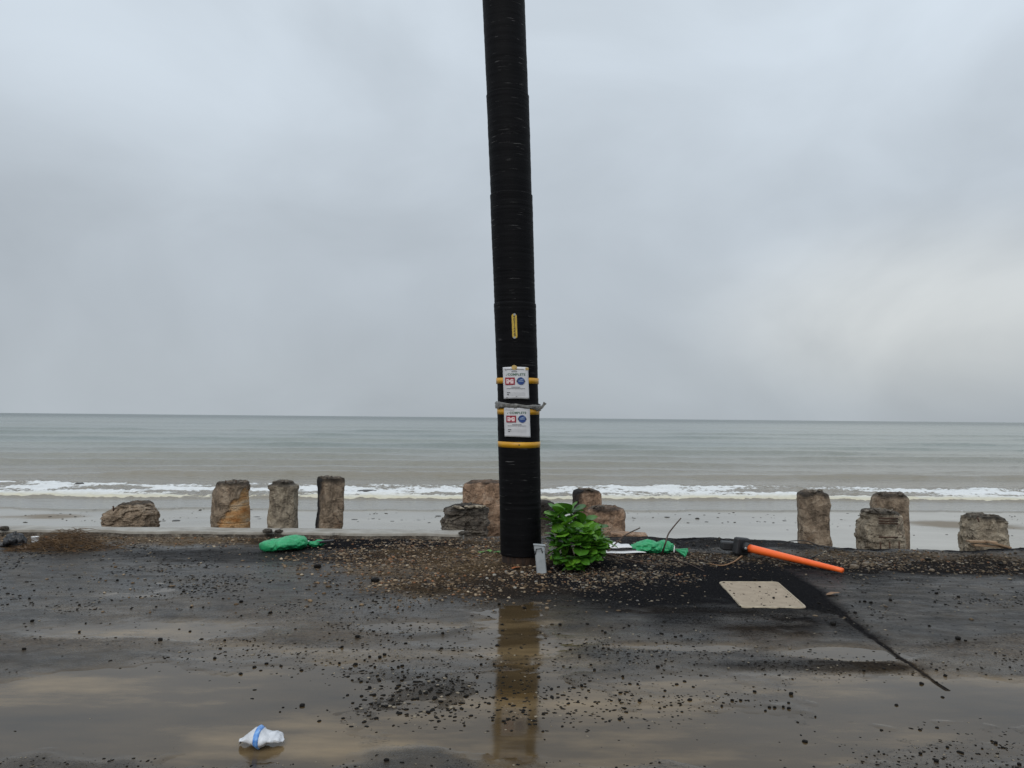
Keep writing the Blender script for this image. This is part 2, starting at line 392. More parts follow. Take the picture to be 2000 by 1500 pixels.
def make_bag_mat(name, a, bb):
    m, t, b = mat(name)
    t.links.new(rampn(t, noise(t, 18, 5, 0.6), [(0.3, bb), (0.65, a)]), b.inputs['Base Color'])
    b.inputs['Roughness'].default_value = 0.42
    c = nd(t, 'ShaderNodeTexCoord'); wv = nd(t, 'ShaderNodeTexWave', Scale=60.0, Distortion=1.0); t.links.new(c.outputs['Object'], wv.inputs[0])
    p = bump(t, b, noise(t, 25, 4, 0.6), 0.5, 0.012); bump(t, b, wv.outputs['Fac'], 0.15, 0.002, p)
    return m

MT = dict(
    ground=make_ground_mat(), puddle=make_puddle_mat(), sand=make_sand_mat(), sea=make_sea_mat(),
    conc_brown=make_concrete('weathered brown concrete', (0.058, 0.042, 0.029), (0.125, 0.094, 0.066), (0.20, 0.16, 0.12), 0.75),
    conc_grey=make_concrete('weathered grey concrete', (0.075, 0.062, 0.046), (0.150, 0.125, 0.093), (0.225, 0.195, 0.15), 0.25),
    conc_rust=make_concrete('rust stained concrete', (0.075, 0.047, 0.030), (0.165, 0.105, 0.068), (0.235, 0.175, 0.13), 0.6),
    conc_dark=make_concrete('broken dark concrete and wall face shade', (0.022, 0.019, 0.016), (0.062, 0.052, 0.042), (0.16, 0.14, 0.11), 0.2),
    wall=simple('pale concrete', (0.36, 0.34, 0.30), (0.20, 0.175, 0.14), 0.45, 5, 0.3, 0.01),
    wrap=make_wrap_mat(),
    timber=simple('stained pole wood', (0.06, 0.030, 0.016), (0.014, 0.009, 0.007), 0.8, 10, 0.6, 0.02, stretch=(3, 3, 0.4)),
    yellow=simple('yellow band', (0.66, 0.34, 0.016), (0.50, 0.24, 0.012), 0.4, 12, 0.1, 0.004),
    tagyel=simple('yellow tag', (0.60, 0.42, 0.06), (0.45, 0.30, 0.04), 0.4, 40, 0.1, 0.002),
    paper=simple('laminated paper', (0.68, 0.68, 0.70), (0.58, 0.58, 0.60), 0.28, 9, 0.12, 0.006),
    ink=simple('black ink', (0.02, 0.02, 0.022), (0.035, 0.035, 0.035), 0.5, 60, 0, 0),
    inkgrey=simple('grey ink', (0.17, 0.17, 0.19), (0.25, 0.25, 0.27), 0.5, 60, 0, 0),
    inkgreen=simple('green ink', (0.055, 0.13, 0.085), (0.10, 0.18, 0.13), 0.5, 60, 0, 0),
    inkred=simple('red ink', (0.34, 0.018, 0.040), (0.26, 0.012, 0.03), 0.4, 30, 0, 0),
    inkwhite=simple('white ink', (0.80, 0.62, 0.62), (0.72, 0.55, 0.55), 0.4, 30, 0, 0),
    inkblue=simple('blue ink', (0.030, 0.075, 0.26), (0.018, 0.045, 0.17), 0.4, 40, 0, 0),
    inkpale=simple('pale blue ink', (0.33, 0.42, 0.58), (0.20, 0.29, 0.47), 0.4, 40, 0, 0),
    patch=simple('yellowed tape', (0.62, 0.42, 0.13), (0.5, 0.36, 0.16), 0.35, 40, 0.2, 0.003),
    tape=simple('grey plastic film', (0.21, 0.205, 0.19), (0.085, 0.083, 0.078), 0.22, 22, 0.6, 0.01),
    steel=simple('galvanised steel', (0.34, 0.36, 0.37), (0.25, 0.27, 0.28), 0.45, 14, 0.15, 0.004),
    rust=simple('rusty bar', (0.085, 0.040, 0.022), (0.03, 0.016, 0.010), 0.85, 60, 0.5, 0.005),
    bag=make_bag_mat('green woven plastic', (0.030, 0.38, 0.15), (0.013, 0.21, 0.08)),
    black=simple('black plastic and gap shade', (0.010, 0.010, 0.012), (0.018, 0.018, 0.02), 0.35, 12, 0.2, 0.005),
    blackbag=simple('black bag film', (0.008, 0.008, 0.009), (0.016, 0.016, 0.018), 0.28, 9, 0.6, 0.02),
    rubber=simple('black rubber', (0.011, 0.011, 0.013), (0.022, 0.022, 0.024), 0.55, 16, 0.3, 0.006),
    orange=simple('orange plastic', (0.98, 0.165, 0.028), (0.90, 0.125, 0.022), 0.38, 7, 0.1, 0.004),
    white=simple('white plastic', (0.80, 0.80, 0.80), (0.68, 0.68, 0.68), 0.35, 14, 0.2, 0.005),
    dirtywhite=simple('dirty white plastic', (0.72, 0.73, 0.76), (0.52, 0.53, 0.56), 0.3, 22, 0.4, 0.008),
    bluepl=simple('blue label', (0.22, 0.42, 0.74), (0.03, 0.17, 0.55), 0.3, 55, 0.3, 0.004),
    cover=simple('polymer concrete', (0.37, 0.30, 0.225), (0.28, 0.225, 0.165), 0.7, 11, 0.25, 0.004, 0.15),
    coverrim=simple('polymer concrete rim', (0.45, 0.385, 0.29), (0.29, 0.24, 0.18), 0.7, 17, 0.3, 0.004, 0.15),
    leaf=make_leaf_mat(),
    stem=simple('green brown stem', (0.06, 0.07, 0.025), (0.03, 0.03, 0.015), 0.7, 30, 0.3, 0.004),
    twig=simple('bare twig', (0.085, 0.055, 0.040), (0.035, 0.022, 0.016), 0.75, 30, 0.4, 0.004, stretch=(1, 1, 0.3)),
    twigdark=simple('dark wire', (0.022, 0.018, 0.015), (0.012, 0.010, 0.009), 0.7, 30, 0.3, 0.004),
    drybrush=simple('dead stalks', (0.17, 0.098, 0.042), (0.030, 0.017, 0.010), 0.85, 14, 0, 0),
    rope=simple('frayed rope', (0.26, 0.20, 0.15), (0.13, 0.09, 0.07), 0.9, 60, 0.4, 0.004),
    plank=simple('split plank', (0.36, 0.245, 0.15), (0.20, 0.125, 0.075), 0.75, 8, 0.4, 0.006, stretch=(0.4, 3, 3)),
    clod=simple('wet black clod', (0.007, 0.006, 0.0055), (0.013, 0.011, 0.009), 0.6, 40, 0.6, 0.01, 0.12),
    tan=simple('tan stone', (0.20, 0.155, 0.105), (0.11, 0.082, 0.055), 0.6, 30, 0.5, 0.01),
    kelp=simple('dark kelp', (0.018, 0.015, 0.012), (0.034, 0.027, 0.020), 0.45, 10, 0.5, 0.02),
    deadleaf=simple('dry leaf', (0.27, 0.155, 0.075), (0.17, 0.09, 0.045), 0.7, 25, 0.3, 0.004),
    orangeleaf=simple('orange leaf', (0.42, 0.13, 0.035), (0.28, 0.08, 0.02), 0.6, 25, 0.3, 0.004),
    pebble=make_stone_mat('pebble', 0.45), grit=make_stone_mat('grit', 0.7),
)

# ------------------------------------------------------------------ ground: road shoulder, puddles, embankment
def yedge(x):
    x = np.asarray(x, float)
    e = np.interp(x, [-90, -0.5, 0.0, 0.6, 1.2, 1.5, 2.0, 2.9, 3.15, 3.45, 4.7, 5.0, 5.5, 6.2, 90],
                  [8.72, 8.72, 8.80, 8.86, 8.80, 8.76, 8.74, 8.60, 8.40, 8.17, 8.02, 8.16, 8.24, 8.20, 8.2])
    return e + sstep(-0.5, 0.3, x) * (0.05 * fbm(x * 3.1, x * 0 + 3.3, 0, 4, 5) + 0.03 * vnoise(x * 14, x * 0 + 1.7, 0, 9))
def ell(x, y, cx, cy, rx, ry, soft=0.35, warp=0.25, seed=1, ang=0.0):
    a = math.radians(ang); dx, dy = x - cx, y - cy
    u = (dx * math.cos(a) + dy * math.sin(a)) / rx; v = (-dx * math.sin(a) + dy * math.cos(a)) / ry
    d = np.sqrt(u * u + v * v) + warp * fbm(x * 2.6, y * 4.2, 0, 4, seed)
    return 1 - sstep(1 - soft, 1 + soft, d)
BASINS = [(-1.35, 3.62, 1.75, 0.70, 1), (0.10, 3.62, 0.52, 0.72, 1), (0.12, 4.85, 0.42, 0.75, 0.8), (2.15, 3.80, 1.0, 0.36, 1), (-0.9, 4.35, 1.2, 0.3, 0.6), (1.2, 3.95, 0.9, 0.3, 0.7), (0.95, 3.35, 1.05, 0.42, 0.95), (1.95, 3.30, 0.8, 0.30, 0.8),
          (1.95, 4.56, 0.34, 0.13, 0.95), (0.98, 4.64, 0.48, 0.09, 0.85), (-0.62, 5.05, 0.42, 0.16, 0.75), (-0.3, 4.7, 0.35, 0.12, 0.7), (-3.0, 6.1, 0.75, 0.30, 0.6), (-2.3, 4.9, 0.9, 0.2, 0.6)]
SEAM = [atz(x, y) for x, y in ((1590, 1150), (1650, 1203), (1705, 1244), (1762, 1284), (1810, 1317), (1850, 1343))]
LEVEL = -0.014
def basin(x, y):
    b = np.zeros_like(x)
    for i, (cx, cy, rx, ry, a) in enumerate(BASINS): b = np.maximum(b, a * ell(x, y, cx, cy, rx, ry, 0.45, 0.45, 31 + i))
    return b
def seam(x, y):
    d = np.full_like(x, 9.0)
    for i, (a, b) in enumerate(zip(SEAM[:-1], SEAM[1:])):
        ab = b[:2] - a[:2]; t = np.clip(((x - a[0]) * ab[0] + (y - a[1]) * ab[1]) / (ab @ ab), 0, 1)
        wdt = [0.10, 0.07, 0.036, 0.026, 0.022][i]
        d = np.minimum(d, np.hypot(x - a[0] - t * ab[0], y - a[1] - t * ab[1]) / wdt)
    return 1 - sstep(0.25, 1.1, d + 0.10 * vnoise(x * 16, y * 16, 0, 77))
COVER = [atz(x, y, 0.0)[:2] for x, y in ((1403, 1137), (1519, 1138), (1577, 1188), (1448, 1188))]
def in_cover(x, y, grow=0.0):
    c_ = sum(COVER) / 4; m_ = np.ones(np.shape(x), bool)
    for i in range(4):
        a, b = COVER[i], COVER[(i + 1) % 4]; e = (b - a) / np.linalg.norm(b - a); n_ = np.array([-e[1], e[0]])
        if n_ @ (c_ - a) < 0: n_ = -n_
        m_ &= ((x - a[0]) * n_[0] + (y - a[1]) * n_[1]) > -grow
    return m_
def height(x, y):
    x = np.asarray(x, float); y = np.asarray(y, float)
    h = 0.010 * fbm(x * 1.1, y * 1.6, 0, 3, 2) + 0.006 * fbm(x * 4.5, y * 7.0, 0, 4, 3) + 0.0035 * fbm(x * 19, y * 19, 0, 3, 4)
    h = h * (1 - 0.35 * sstep(5.2, 4.2, y)) - 0.020 * basin(x, y)
    h = h + 0.006 * ell(x, y, -0.42, 3.76, 0.55, 0.26, 0.9, 0.7, 55)
    h = h + 0.005 * ell(x, y, 0.0, 2.98, 3.0, 0.14, 0.9, 0.4, 56)
    g = np.exp(-((x - 0.05) / 0.9) ** 2 - ((y - 7.45) / 0.75) ** 2)
    h = h + g * (0.022 + 0.02 * fbm(x * 6, y * 6, 0, 3, 8))
    h = np.where(in_cover(x, y, -0.025), h - 0.04, h)
    ye = yedge(x)
    h = h + sstep(0.9, 1.6, x) * np.exp(-((y - (ye - 0.22)) / 0.2) ** 2) * (0.035 + 0.03 * fbm(x * 2.2, y * 2.2, 0, 3, 12))
    sm_ = seam(x, y); h = h * (1 - sm_) + (LEVEL + 0.004) * sm_
    h = h - 0.05 * sstep(0.22, 0.0, yedge(x) - y) * sstep(-0.3, -0.7, x)
    return h
def ground_at(px, py, lift=0.0):
    z = 0.0
    for _ in range(4):
        p = atz(px, py, z + lift); z = float(height(np.array([p[0]]), np.array([p[1]]))[0])
    return np.array([p[0], p[1], z])

xs = np.concatenate([-np.geomspace(7.0, 90, 22)[::-1], np.arange(-6.98, 7.2, 0.019), np.geomspace(7.2, 90, 22)])
nf = 372
tt = np.concatenate([np.linspace(-9, 2.55, 18), np.zeros(0)])
ye = yedge(xs)
rows = []
for y0 in tt: rows.append(np.stack([xs, np.full_like(xs, y0), height(xs, np.full_like(xs, y0))], -1))
for i in range(nf):
    yy = 2.6 + (ye - 2.6) * i / (nf - 1)
    rows.append(np.stack([xs, yy, height(xs, yy)], -1))
top = rows[-1]
for dy, dz in ((0.008, -0.03), (0.022, -0.11), (0.10, -0.22), (0.35, -0.45), (0.9, -1.1), (1.7, -1.95), (2.6, -2.85), (4.2, -3.4)):
    rows.append(np.stack([xs, top[:, 1] + dy + 0.03 * vnoise(xs * 5, xs * 0 + dy * 40, 0, 4), top[:, 2] * 0.3 + dz + 0.12 * abs(dz) * fbm(xs * 1.5, xs * 0 + dy * 3, 0, 3, 6)], -1))
G = np.concatenate(rows); nr = len(rows)
ground = kind(obj('road_shoulder', G, grid_faces(nr, len(xs)), MT['ground']), 'structure')
gx, gy = G[:, 0], G[:, 1]
yel = np.tile(ye, nr)
dirt = np.zeros_like(gx)
dirt = np.maximum(dirt, ell(gx, gy, -0.45, 7.35, 1.05, 1.05, 0.5, 0.5, 21))
dirt = np.maximum(dirt, 0.85 * ell(gx, gy, -0.25, 6.3, 0.9, 0.45, 0.5, 0.5, 22))
dirt = np.maximum(dirt, ell(gx, gy, -4.9, 8.45, 2.9, 0.50, 0.4, 0.5, 23))
dirt = np.maximum(dirt, 0.75 * ell(gx, gy, 1.35, 7.55, 0.75, 0.35, 0.5, 0.5, 24))
dirt = np.maximum(dirt, 0.6 * ell(gx, gy, 4.2, 7.45, 2.8, 0.42, 0.5, 0.5, 25))
dirt = np.maximum(dirt, 0.55 * sstep(0.0, 0.5, fbm(gx * 0.9, gy * 1.5, 0, 4, 26)) * sstep(6.3, 4.6, gy))
dirt = np.maximum(dirt, 0.8 * (gy > yel + 0.2))
tar_and_shade = np.zeros_like(gx)
tar_and_shade = np.maximum(tar_and_shade, 1.0 * ell(gx, gy, -1.5, 8.25, 1.25, 0.55, 0.4, 0.4, 41))
tar_and_shade = np.maximum(tar_and_shade, 1.0 * ell(gx, gy, 1.75, 6.45, 1.75, 1.3, 0.4, 0.35, 42))
tar_and_shade = np.maximum(tar_and_shade, 0.9 * ell(gx, gy, 2.2, 8.45, 2.0, 0.40, 0.4, 0.4, 43))
tar_and_shade = np.maximum(tar_and_shade, 0.85 * ell(gx, gy, 0.5, 6.55, 0.8, 0.25, 0.5, 0.4, 44))
tar_and_shade = np.maximum(tar_and_shade, 0.9 * ell(gx, gy, 4.2, 7.1, 2.4, 0.50, 0.6, 0.5, 45))
tar_and_shade = np.maximum(tar_and_shade, 0.75 * ell(gx, gy, 1.75, 4.30, 0.62, 0.085, 0.5, 0.5, 46))
tar_and_shade = np.maximum(tar_and_shade, 0.8 * ell(gx, gy, 2.4, 5.0, 0.5, 0.3, 0.6, 0.6, 47, -30))
tar_and_shade = np.maximum(tar_and_shade, 0.75 * ell(gx, gy, -2.3, 7.5, 1.7, 0.40, 0.5, 0.5, 48))
tar_and_shade = np.maximum(tar_and_shade, 0.7 * ell(gx, gy, 3.3, 5.7, 1.7, 0.8, 0.7, 0.7, 49))
tar_and_shade = np.maximum(tar_and_shade, 0.8 * ell(gx, gy, 0.35, 6.2, 1.0, 0.7, 0.7, 0.5, 149)); tar_and_shade = np.maximum(tar_and_shade, 0.9 * ell(gx, gy, 1.35, 5.75, 1.15, 0.75, 0.7, 0.5, 155))
tar_and_shade = np.maximum(tar_and_shade, 0.6 * ell(gx, gy, -0.42, 3.76, 0.6, 0.28, 0.9, 0.8, 50))
sx = np.interp(gy, [q_[1] for q_ in SEAM][::-1], [q_[0] for q_ in SEAM][::-1]); tar_and_shade = tar_and_shade * (1 - 0.6 * sstep(0.02, 0.12, gx - sx + 0.05 * fbm(gx * 6, gy * 6, 0, 2, 154)) * sstep(7.0, 6.2, gy))
rim = sstep(0.34, 0.16, yel - gy + 0.12 * fbm(gx * 2.5, gy * 2.5, 0, 3, 153)) * sstep(0.6, 1.1, gx); tar_and_shade = np.maximum(tar_and_shade, rim); dirt = dirt * (1 - rim)
wet = 0.72 + 0.4 * fbm(gx * 0.8, gy * 1.3, 0, 3, 61)
wet = np.maximum(wet, sstep(LEVEL + 0.016, LEVEL - 0.001, G[:, 2]))
wet = np.maximum(wet, 0.8 * ell(gx, gy, -3.0, 6.1, 1.0, 0.5, 0.5, 0.4, 62))
wet = np.maximum(wet, 0.75 * ell(gx, gy, 5.2, 8.0, 1.1, 0.22, 0.5, 0.4, 63))
wet = wet * (1 - 0.75 * np.clip(dirt * (gy > 5.6), 0, 1))
wet = wet * (1 - 0.35 * tar_and_shade)
pool = np.clip(sstep(LEVEL + 0.017, LEVEL - 0.001, G[:, 2]) * (1 - 0.6 * np.clip(seam(gx, gy), 0, 1)), 0, 1) * sstep(6.3, 5.3, gy)
dirt = np.maximum(dirt, 0.0); tar_and_shade = np.where((gx < -0.5) & (gy > yel - 0.10) & (gy < yel + 0.3), 1.0, tar_and_shade)  # left edge strip blackened to paint the shaded gap in front of the wall
tar_and_shade = np.maximum(tar_and_shade, seam(gx, gy)); pool = pool * (1 - 0.92 * np.clip(tar_and_shade, 0, 1)); wet = wet * (1 - 0.6 * np.clip(tar_and_shade, 0, 1))
calm = np.maximum(ell(gx, gy, -1.9, 3.55, 1.3, 0.55, 0.4, 0.3, 151), ell(gx, gy, 2.1, 3.8, 0.7, 0.28, 0.4, 0.3, 152))
for nme, a in (('calm', calm), ('pool', pool), ('dirt', dirt), ('tar_and_shade', tar_and_shade), ('wet', np.clip(wet, 0, 1))): vattr(ground, nme, a)

# the puddles: level sheets of muddy water lying in the hollows of the ground
def puddle(x0, x1, y0, y1, name='puddle'):
    px = np.arange(x0, x1, 0.03); py = np.arange(y0, y1, 0.03); X, Y = np.meshgrid(px, py)
    H = height(X, Y); v = np.stack([X, Y, np.full_like(X, LEVEL)], -1).reshape(-1, 3)
    f = grid_faces(len(py), len(px)); low = H.ravel()[f].min(1) < LEVEL + 0.001
    f = f[low]; used = np.unique(f); re = np.full(len(v), -1); re[used] = np.arange(len(used))
    return kind(obj(name, v[used], re[f], MT['puddle']), 'structure')
puddle(-3.9, 3.9, 2.62, 6.6)

# beach and sea
def zbeach(Y): return np.interp(Y, [8, 12, 41.5, 90], [-2.6, -2.72, -3.2, -3.9])
def beach_at(px, py):
    z = -3.0
    for _ in range(6):
        p = atz(px, py, z); z = float(zbeach(p[1]))
    return np.array([p[0], p[1], z])
by = np.concatenate([np.arange(9.2, 62, 0.35), np.linspace(63, 90, 6)]); bx = np.concatenate([np.linspace(-260, -62, 18), np.arange(-60, 60.1, 0.5), np.linspace(62, 260, 18)])
X, Y = np.meshgrid(bx, by); Z = zbeach(Y) + 0.035 * fbm(X * 0.12, Y * 0.2, 0, 4, 70) + 0.012 * fbm(X * 0.7, Y * 0.9, 0, 3, 71)
beach = kind(obj('beach', np.stack([X, Y, Z], -1).reshape(-1, 3), grid_faces(len(by), len(bx)), MT['sand']), 'structure')
pL, pR, pR2 = beach_at(100, 1009), beach_at(1880, 1026), beach_at(20, 1010)
dry = np.maximum(ell(X, Y, pL[0], pL[1], 1.3, 0.9, 0.35, 0.25, 72), ell(X, Y, pR[0], pR[1], 2.3, 1.4, 0.3, 0.25, 73, -14))
dry = np.maximum(dry, 0.7 * ell(X, Y, pR2[0], pR2[1], 0.6, 0.5, 0.4, 0.25, 74))
dry = np.maximum(dry, 0.12 * sstep(0.0, 0.5, fbm(X * 0.15, Y * 0.4, 0, 3, 75)))
vattr(beach, 'dry', dry)

SEA = -3.2
sy = np.concatenate([np.arange(33, 66, 0.22), np.geomspace(66.3, 230, 210), np.geomspace(234, 14000, 90)])
th = np.concatenate([np.radians(np.linspace(-72, -36, 14)), np.radians(np.linspace(-35.5, 35.5, 440)), np.radians(np.linspace(36, 72, 14))])
Yp, T = np.meshgrid(sy, th, indexing='ij'); Xp = Yp * np.tan(T)
shore = 41.6 + 0.055 * Xp + 0.5 * fbm(Xp * 0.10, Xp * 0, 0, 4, 80) + 0.35 * fbm(Xp * 0.8, Xp * 0 + 5, 0, 3, 81)
u = Yp - shore                                     # metres out from the leading edge of the wash
zs = np.zeros_like(Yp)
amp = sstep(2, 14, u) * (1 - 0.75 * sstep(60, 900, u))
ph = u + 3.0 * fbm(Xp * 0.012, Yp * 0.012, 0, 3, 82)
def swell(c, wd, h, seed):
    k = 0.35 + 0.65 * sstep(-0.35, 0.35, fbm(Xp * 0.035 + c, Xp * 0 + c * 1.7, 0, 3, seed))
    d = (ph - c); return 1.45 * h * k * np.where(d < 0, np.exp(-(d / (wd * 0.36)) ** 2), np.exp(-(d / wd) ** 2))
for i, (c, wd, h) in enumerate(((14.5, 2.3, 0.30), (21, 3.0, 0.22), (29, 3.2, 0.30), (41, 4.5, 0.34), (56, 5, 0.30), (74, 6, 0.36), (98, 8, 0.36), (135, 9, 0.42), (180, 11, 0.4), (250, 16, 0.45), (360, 22, 0.5))):
    zs += swell(c, wd, h, 90 + i)
zs += amp * (0.07 * fbm(Xp * 0.28, Yp * 0.5, 0, 4, 110) + 0.035 * fbm(Xp * 1.2, Yp * 2.0, 0, 3, 111))
zs *= sstep(20000, 3000, Yp)
edge = sstep(0.0, 0.5, u)
back = 11.2 + 3.6 * fbm(Xp * 0.06, Xp * 0 + 9, 0, 4, 83) + 1.3 * fbm(Xp * 0.6, Yp * 0.2, 0, 3, 84)
fo = edge * (1 - sstep(back - 2.6, back + 1.2, u))
zs += edge * 0.09 + fo * (0.10 * np.abs(fbm(Xp * 1.6, Yp * 1.6, 0, 4, 85)) + 0.05 * vnoise(Xp * 4, Yp * 4, 0, 86)) + 0.10 * np.exp(-((u - 0.9) / 0.7) ** 2) * (0.6 + 0.6 * fbm(Xp * 1.4, Xp * 0, 0, 3, 87))
zb = zbeach(Yp)
film = np.where(u < 0, np.where(u > -4.6 - 0.6 * fbm(Xp * 0.2, Xp * 0 + 2, 0, 3, 88), 0.03, -0.25), 0)
zs = np.where(u < 0, zb - SEA + film + 0.04, zs + np.maximum(zb - SEA, 0) * (1 - sstep(0, 3, u)) + 0.05)
lacef = np.clip(1.15 - u / 3.2, 0, 1) * (u > -0.2)
line = np.exp(-((u + 4.35 + 0.6 * fbm(Xp * 0.2, Xp * 0 + 2, 0, 3, 88)) / 0.16) ** 2) * sstep(-0.25, 0.25, fbm(Xp * 0.09, Xp * 0 + 4, 0, 3, 89) + 0.25 * (Xp < -3))
fo = fo * (0.925 + 0.36 * fbm(Xp * 0.25, Yp * 0.5, 0, 3, 92)) + 0.25 * np.exp(-((u - 1.0) / 1.2) ** 2) * fo
fo = np.maximum(fo, 1.0 * line)
fo = np.maximum(fo, 0.62 * sstep(-4, -0.4, u) * sstep(0.3, 0, u) * sstep(0.05, 0.35, fbm(Xp * 0.4, Yp * 0.8, 0, 3, 91)))
for c, a in ((21, 0.64), (41, 0.62), (74, 0.70), (135, 0.74), (360, 0.80)):        # thin broken crests further out
    fo = np.maximum(fo, a * np.exp(-((ph - c + 0.3) / (0.5 + c * 0.01)) ** 2) * sstep(0.12, 0.4, fbm(Xp * 0.05, Xp * 0 + c, 0, 3, 120 + c)))
v = np.stack([Xp, Yp, SEA + zs], -1).reshape(-1, 3)
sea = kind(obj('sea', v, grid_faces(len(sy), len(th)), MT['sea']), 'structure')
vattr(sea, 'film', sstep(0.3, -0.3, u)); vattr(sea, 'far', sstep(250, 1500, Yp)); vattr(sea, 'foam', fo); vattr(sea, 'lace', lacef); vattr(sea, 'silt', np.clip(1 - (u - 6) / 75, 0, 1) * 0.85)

# concrete kerb wall along the left edge, in two lengths; each lies on the embankment
def wall_piece(x0, x1, y0, y1, label, n=90):
    xx = np.linspace(x0, x1, n); secs = []
    prof = [(0, -1.2), (0, -0.03), (0.012, -0.006), (0.03, 0), (0.5, 0.002), (0.95, 0), (0.985, -0.012), (1, -0.04), (1, -1.2)]
    for i, x in enumerate(xx):
        a = y0 + 0.012 * float(fbm(np.array([x * 2.0]), np.array([3.0]), 0, 3, 14)[0]); b = y1 + 0.025 * float(fbm(np.array([x * 2.4]), np.array([8.0]), 0, 4, 15)[0])
        chip = max(0, float(vnoise(np.array([x * 7.0]), np.array([1.0]), 0, 19)[0]) - 0.45) * 0.10
        secs.append([(x, a + (b - a) * p + (chip if p < 0.05 else 0), q + 0.012 + (0.006 * float(vnoise(np.array([x * 3]), np.array([p * 5]), 0, 3)[0]) if q > -0.1 else 0)) for p, q in prof])
    V = np.array(secs).reshape(-1, 3); k = len(prof)
    f = [tuple(q) for q in grid_faces(n, k)] + [tuple(range(k)), tuple((n - 1) * k + i for i in range(k))[::-1]]
    return tag(obj('concrete_wall', V, f, [MT['wall'], MT['conc_dark']], smooth=False, mi=[1 if (i < (n - 1) * (k - 1) and i % (k - 1) < 1) else 0 for i in range(len(f))], loc=((x0 + x1) / 2, y0, 0)), label, 'wall')  # near face takes the dark concrete, painting its shade into the colour
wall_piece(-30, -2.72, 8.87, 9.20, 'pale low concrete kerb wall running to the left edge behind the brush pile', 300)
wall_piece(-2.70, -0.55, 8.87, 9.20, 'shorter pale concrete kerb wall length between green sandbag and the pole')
# broken slab fragment right of the pole
mb = MB(); mb.box((1.36, 8.93, 0.0), (0.42, 0.22, 0.07), Matrix.Rotation(math.radians(-4), 3, 'Z') @ Matrix.Rotation(math.radians(2), 3, 'Y'))
fr = mb.build('slab_fragment', MT['conc_rust'], None, False, (1.36, 8.93, -0.035), 0.012)
tag(fr, 'flat broken concrete fragment at the asphalt edge right of the green plant', 'rubble')
fr['kind'] = 'thing'

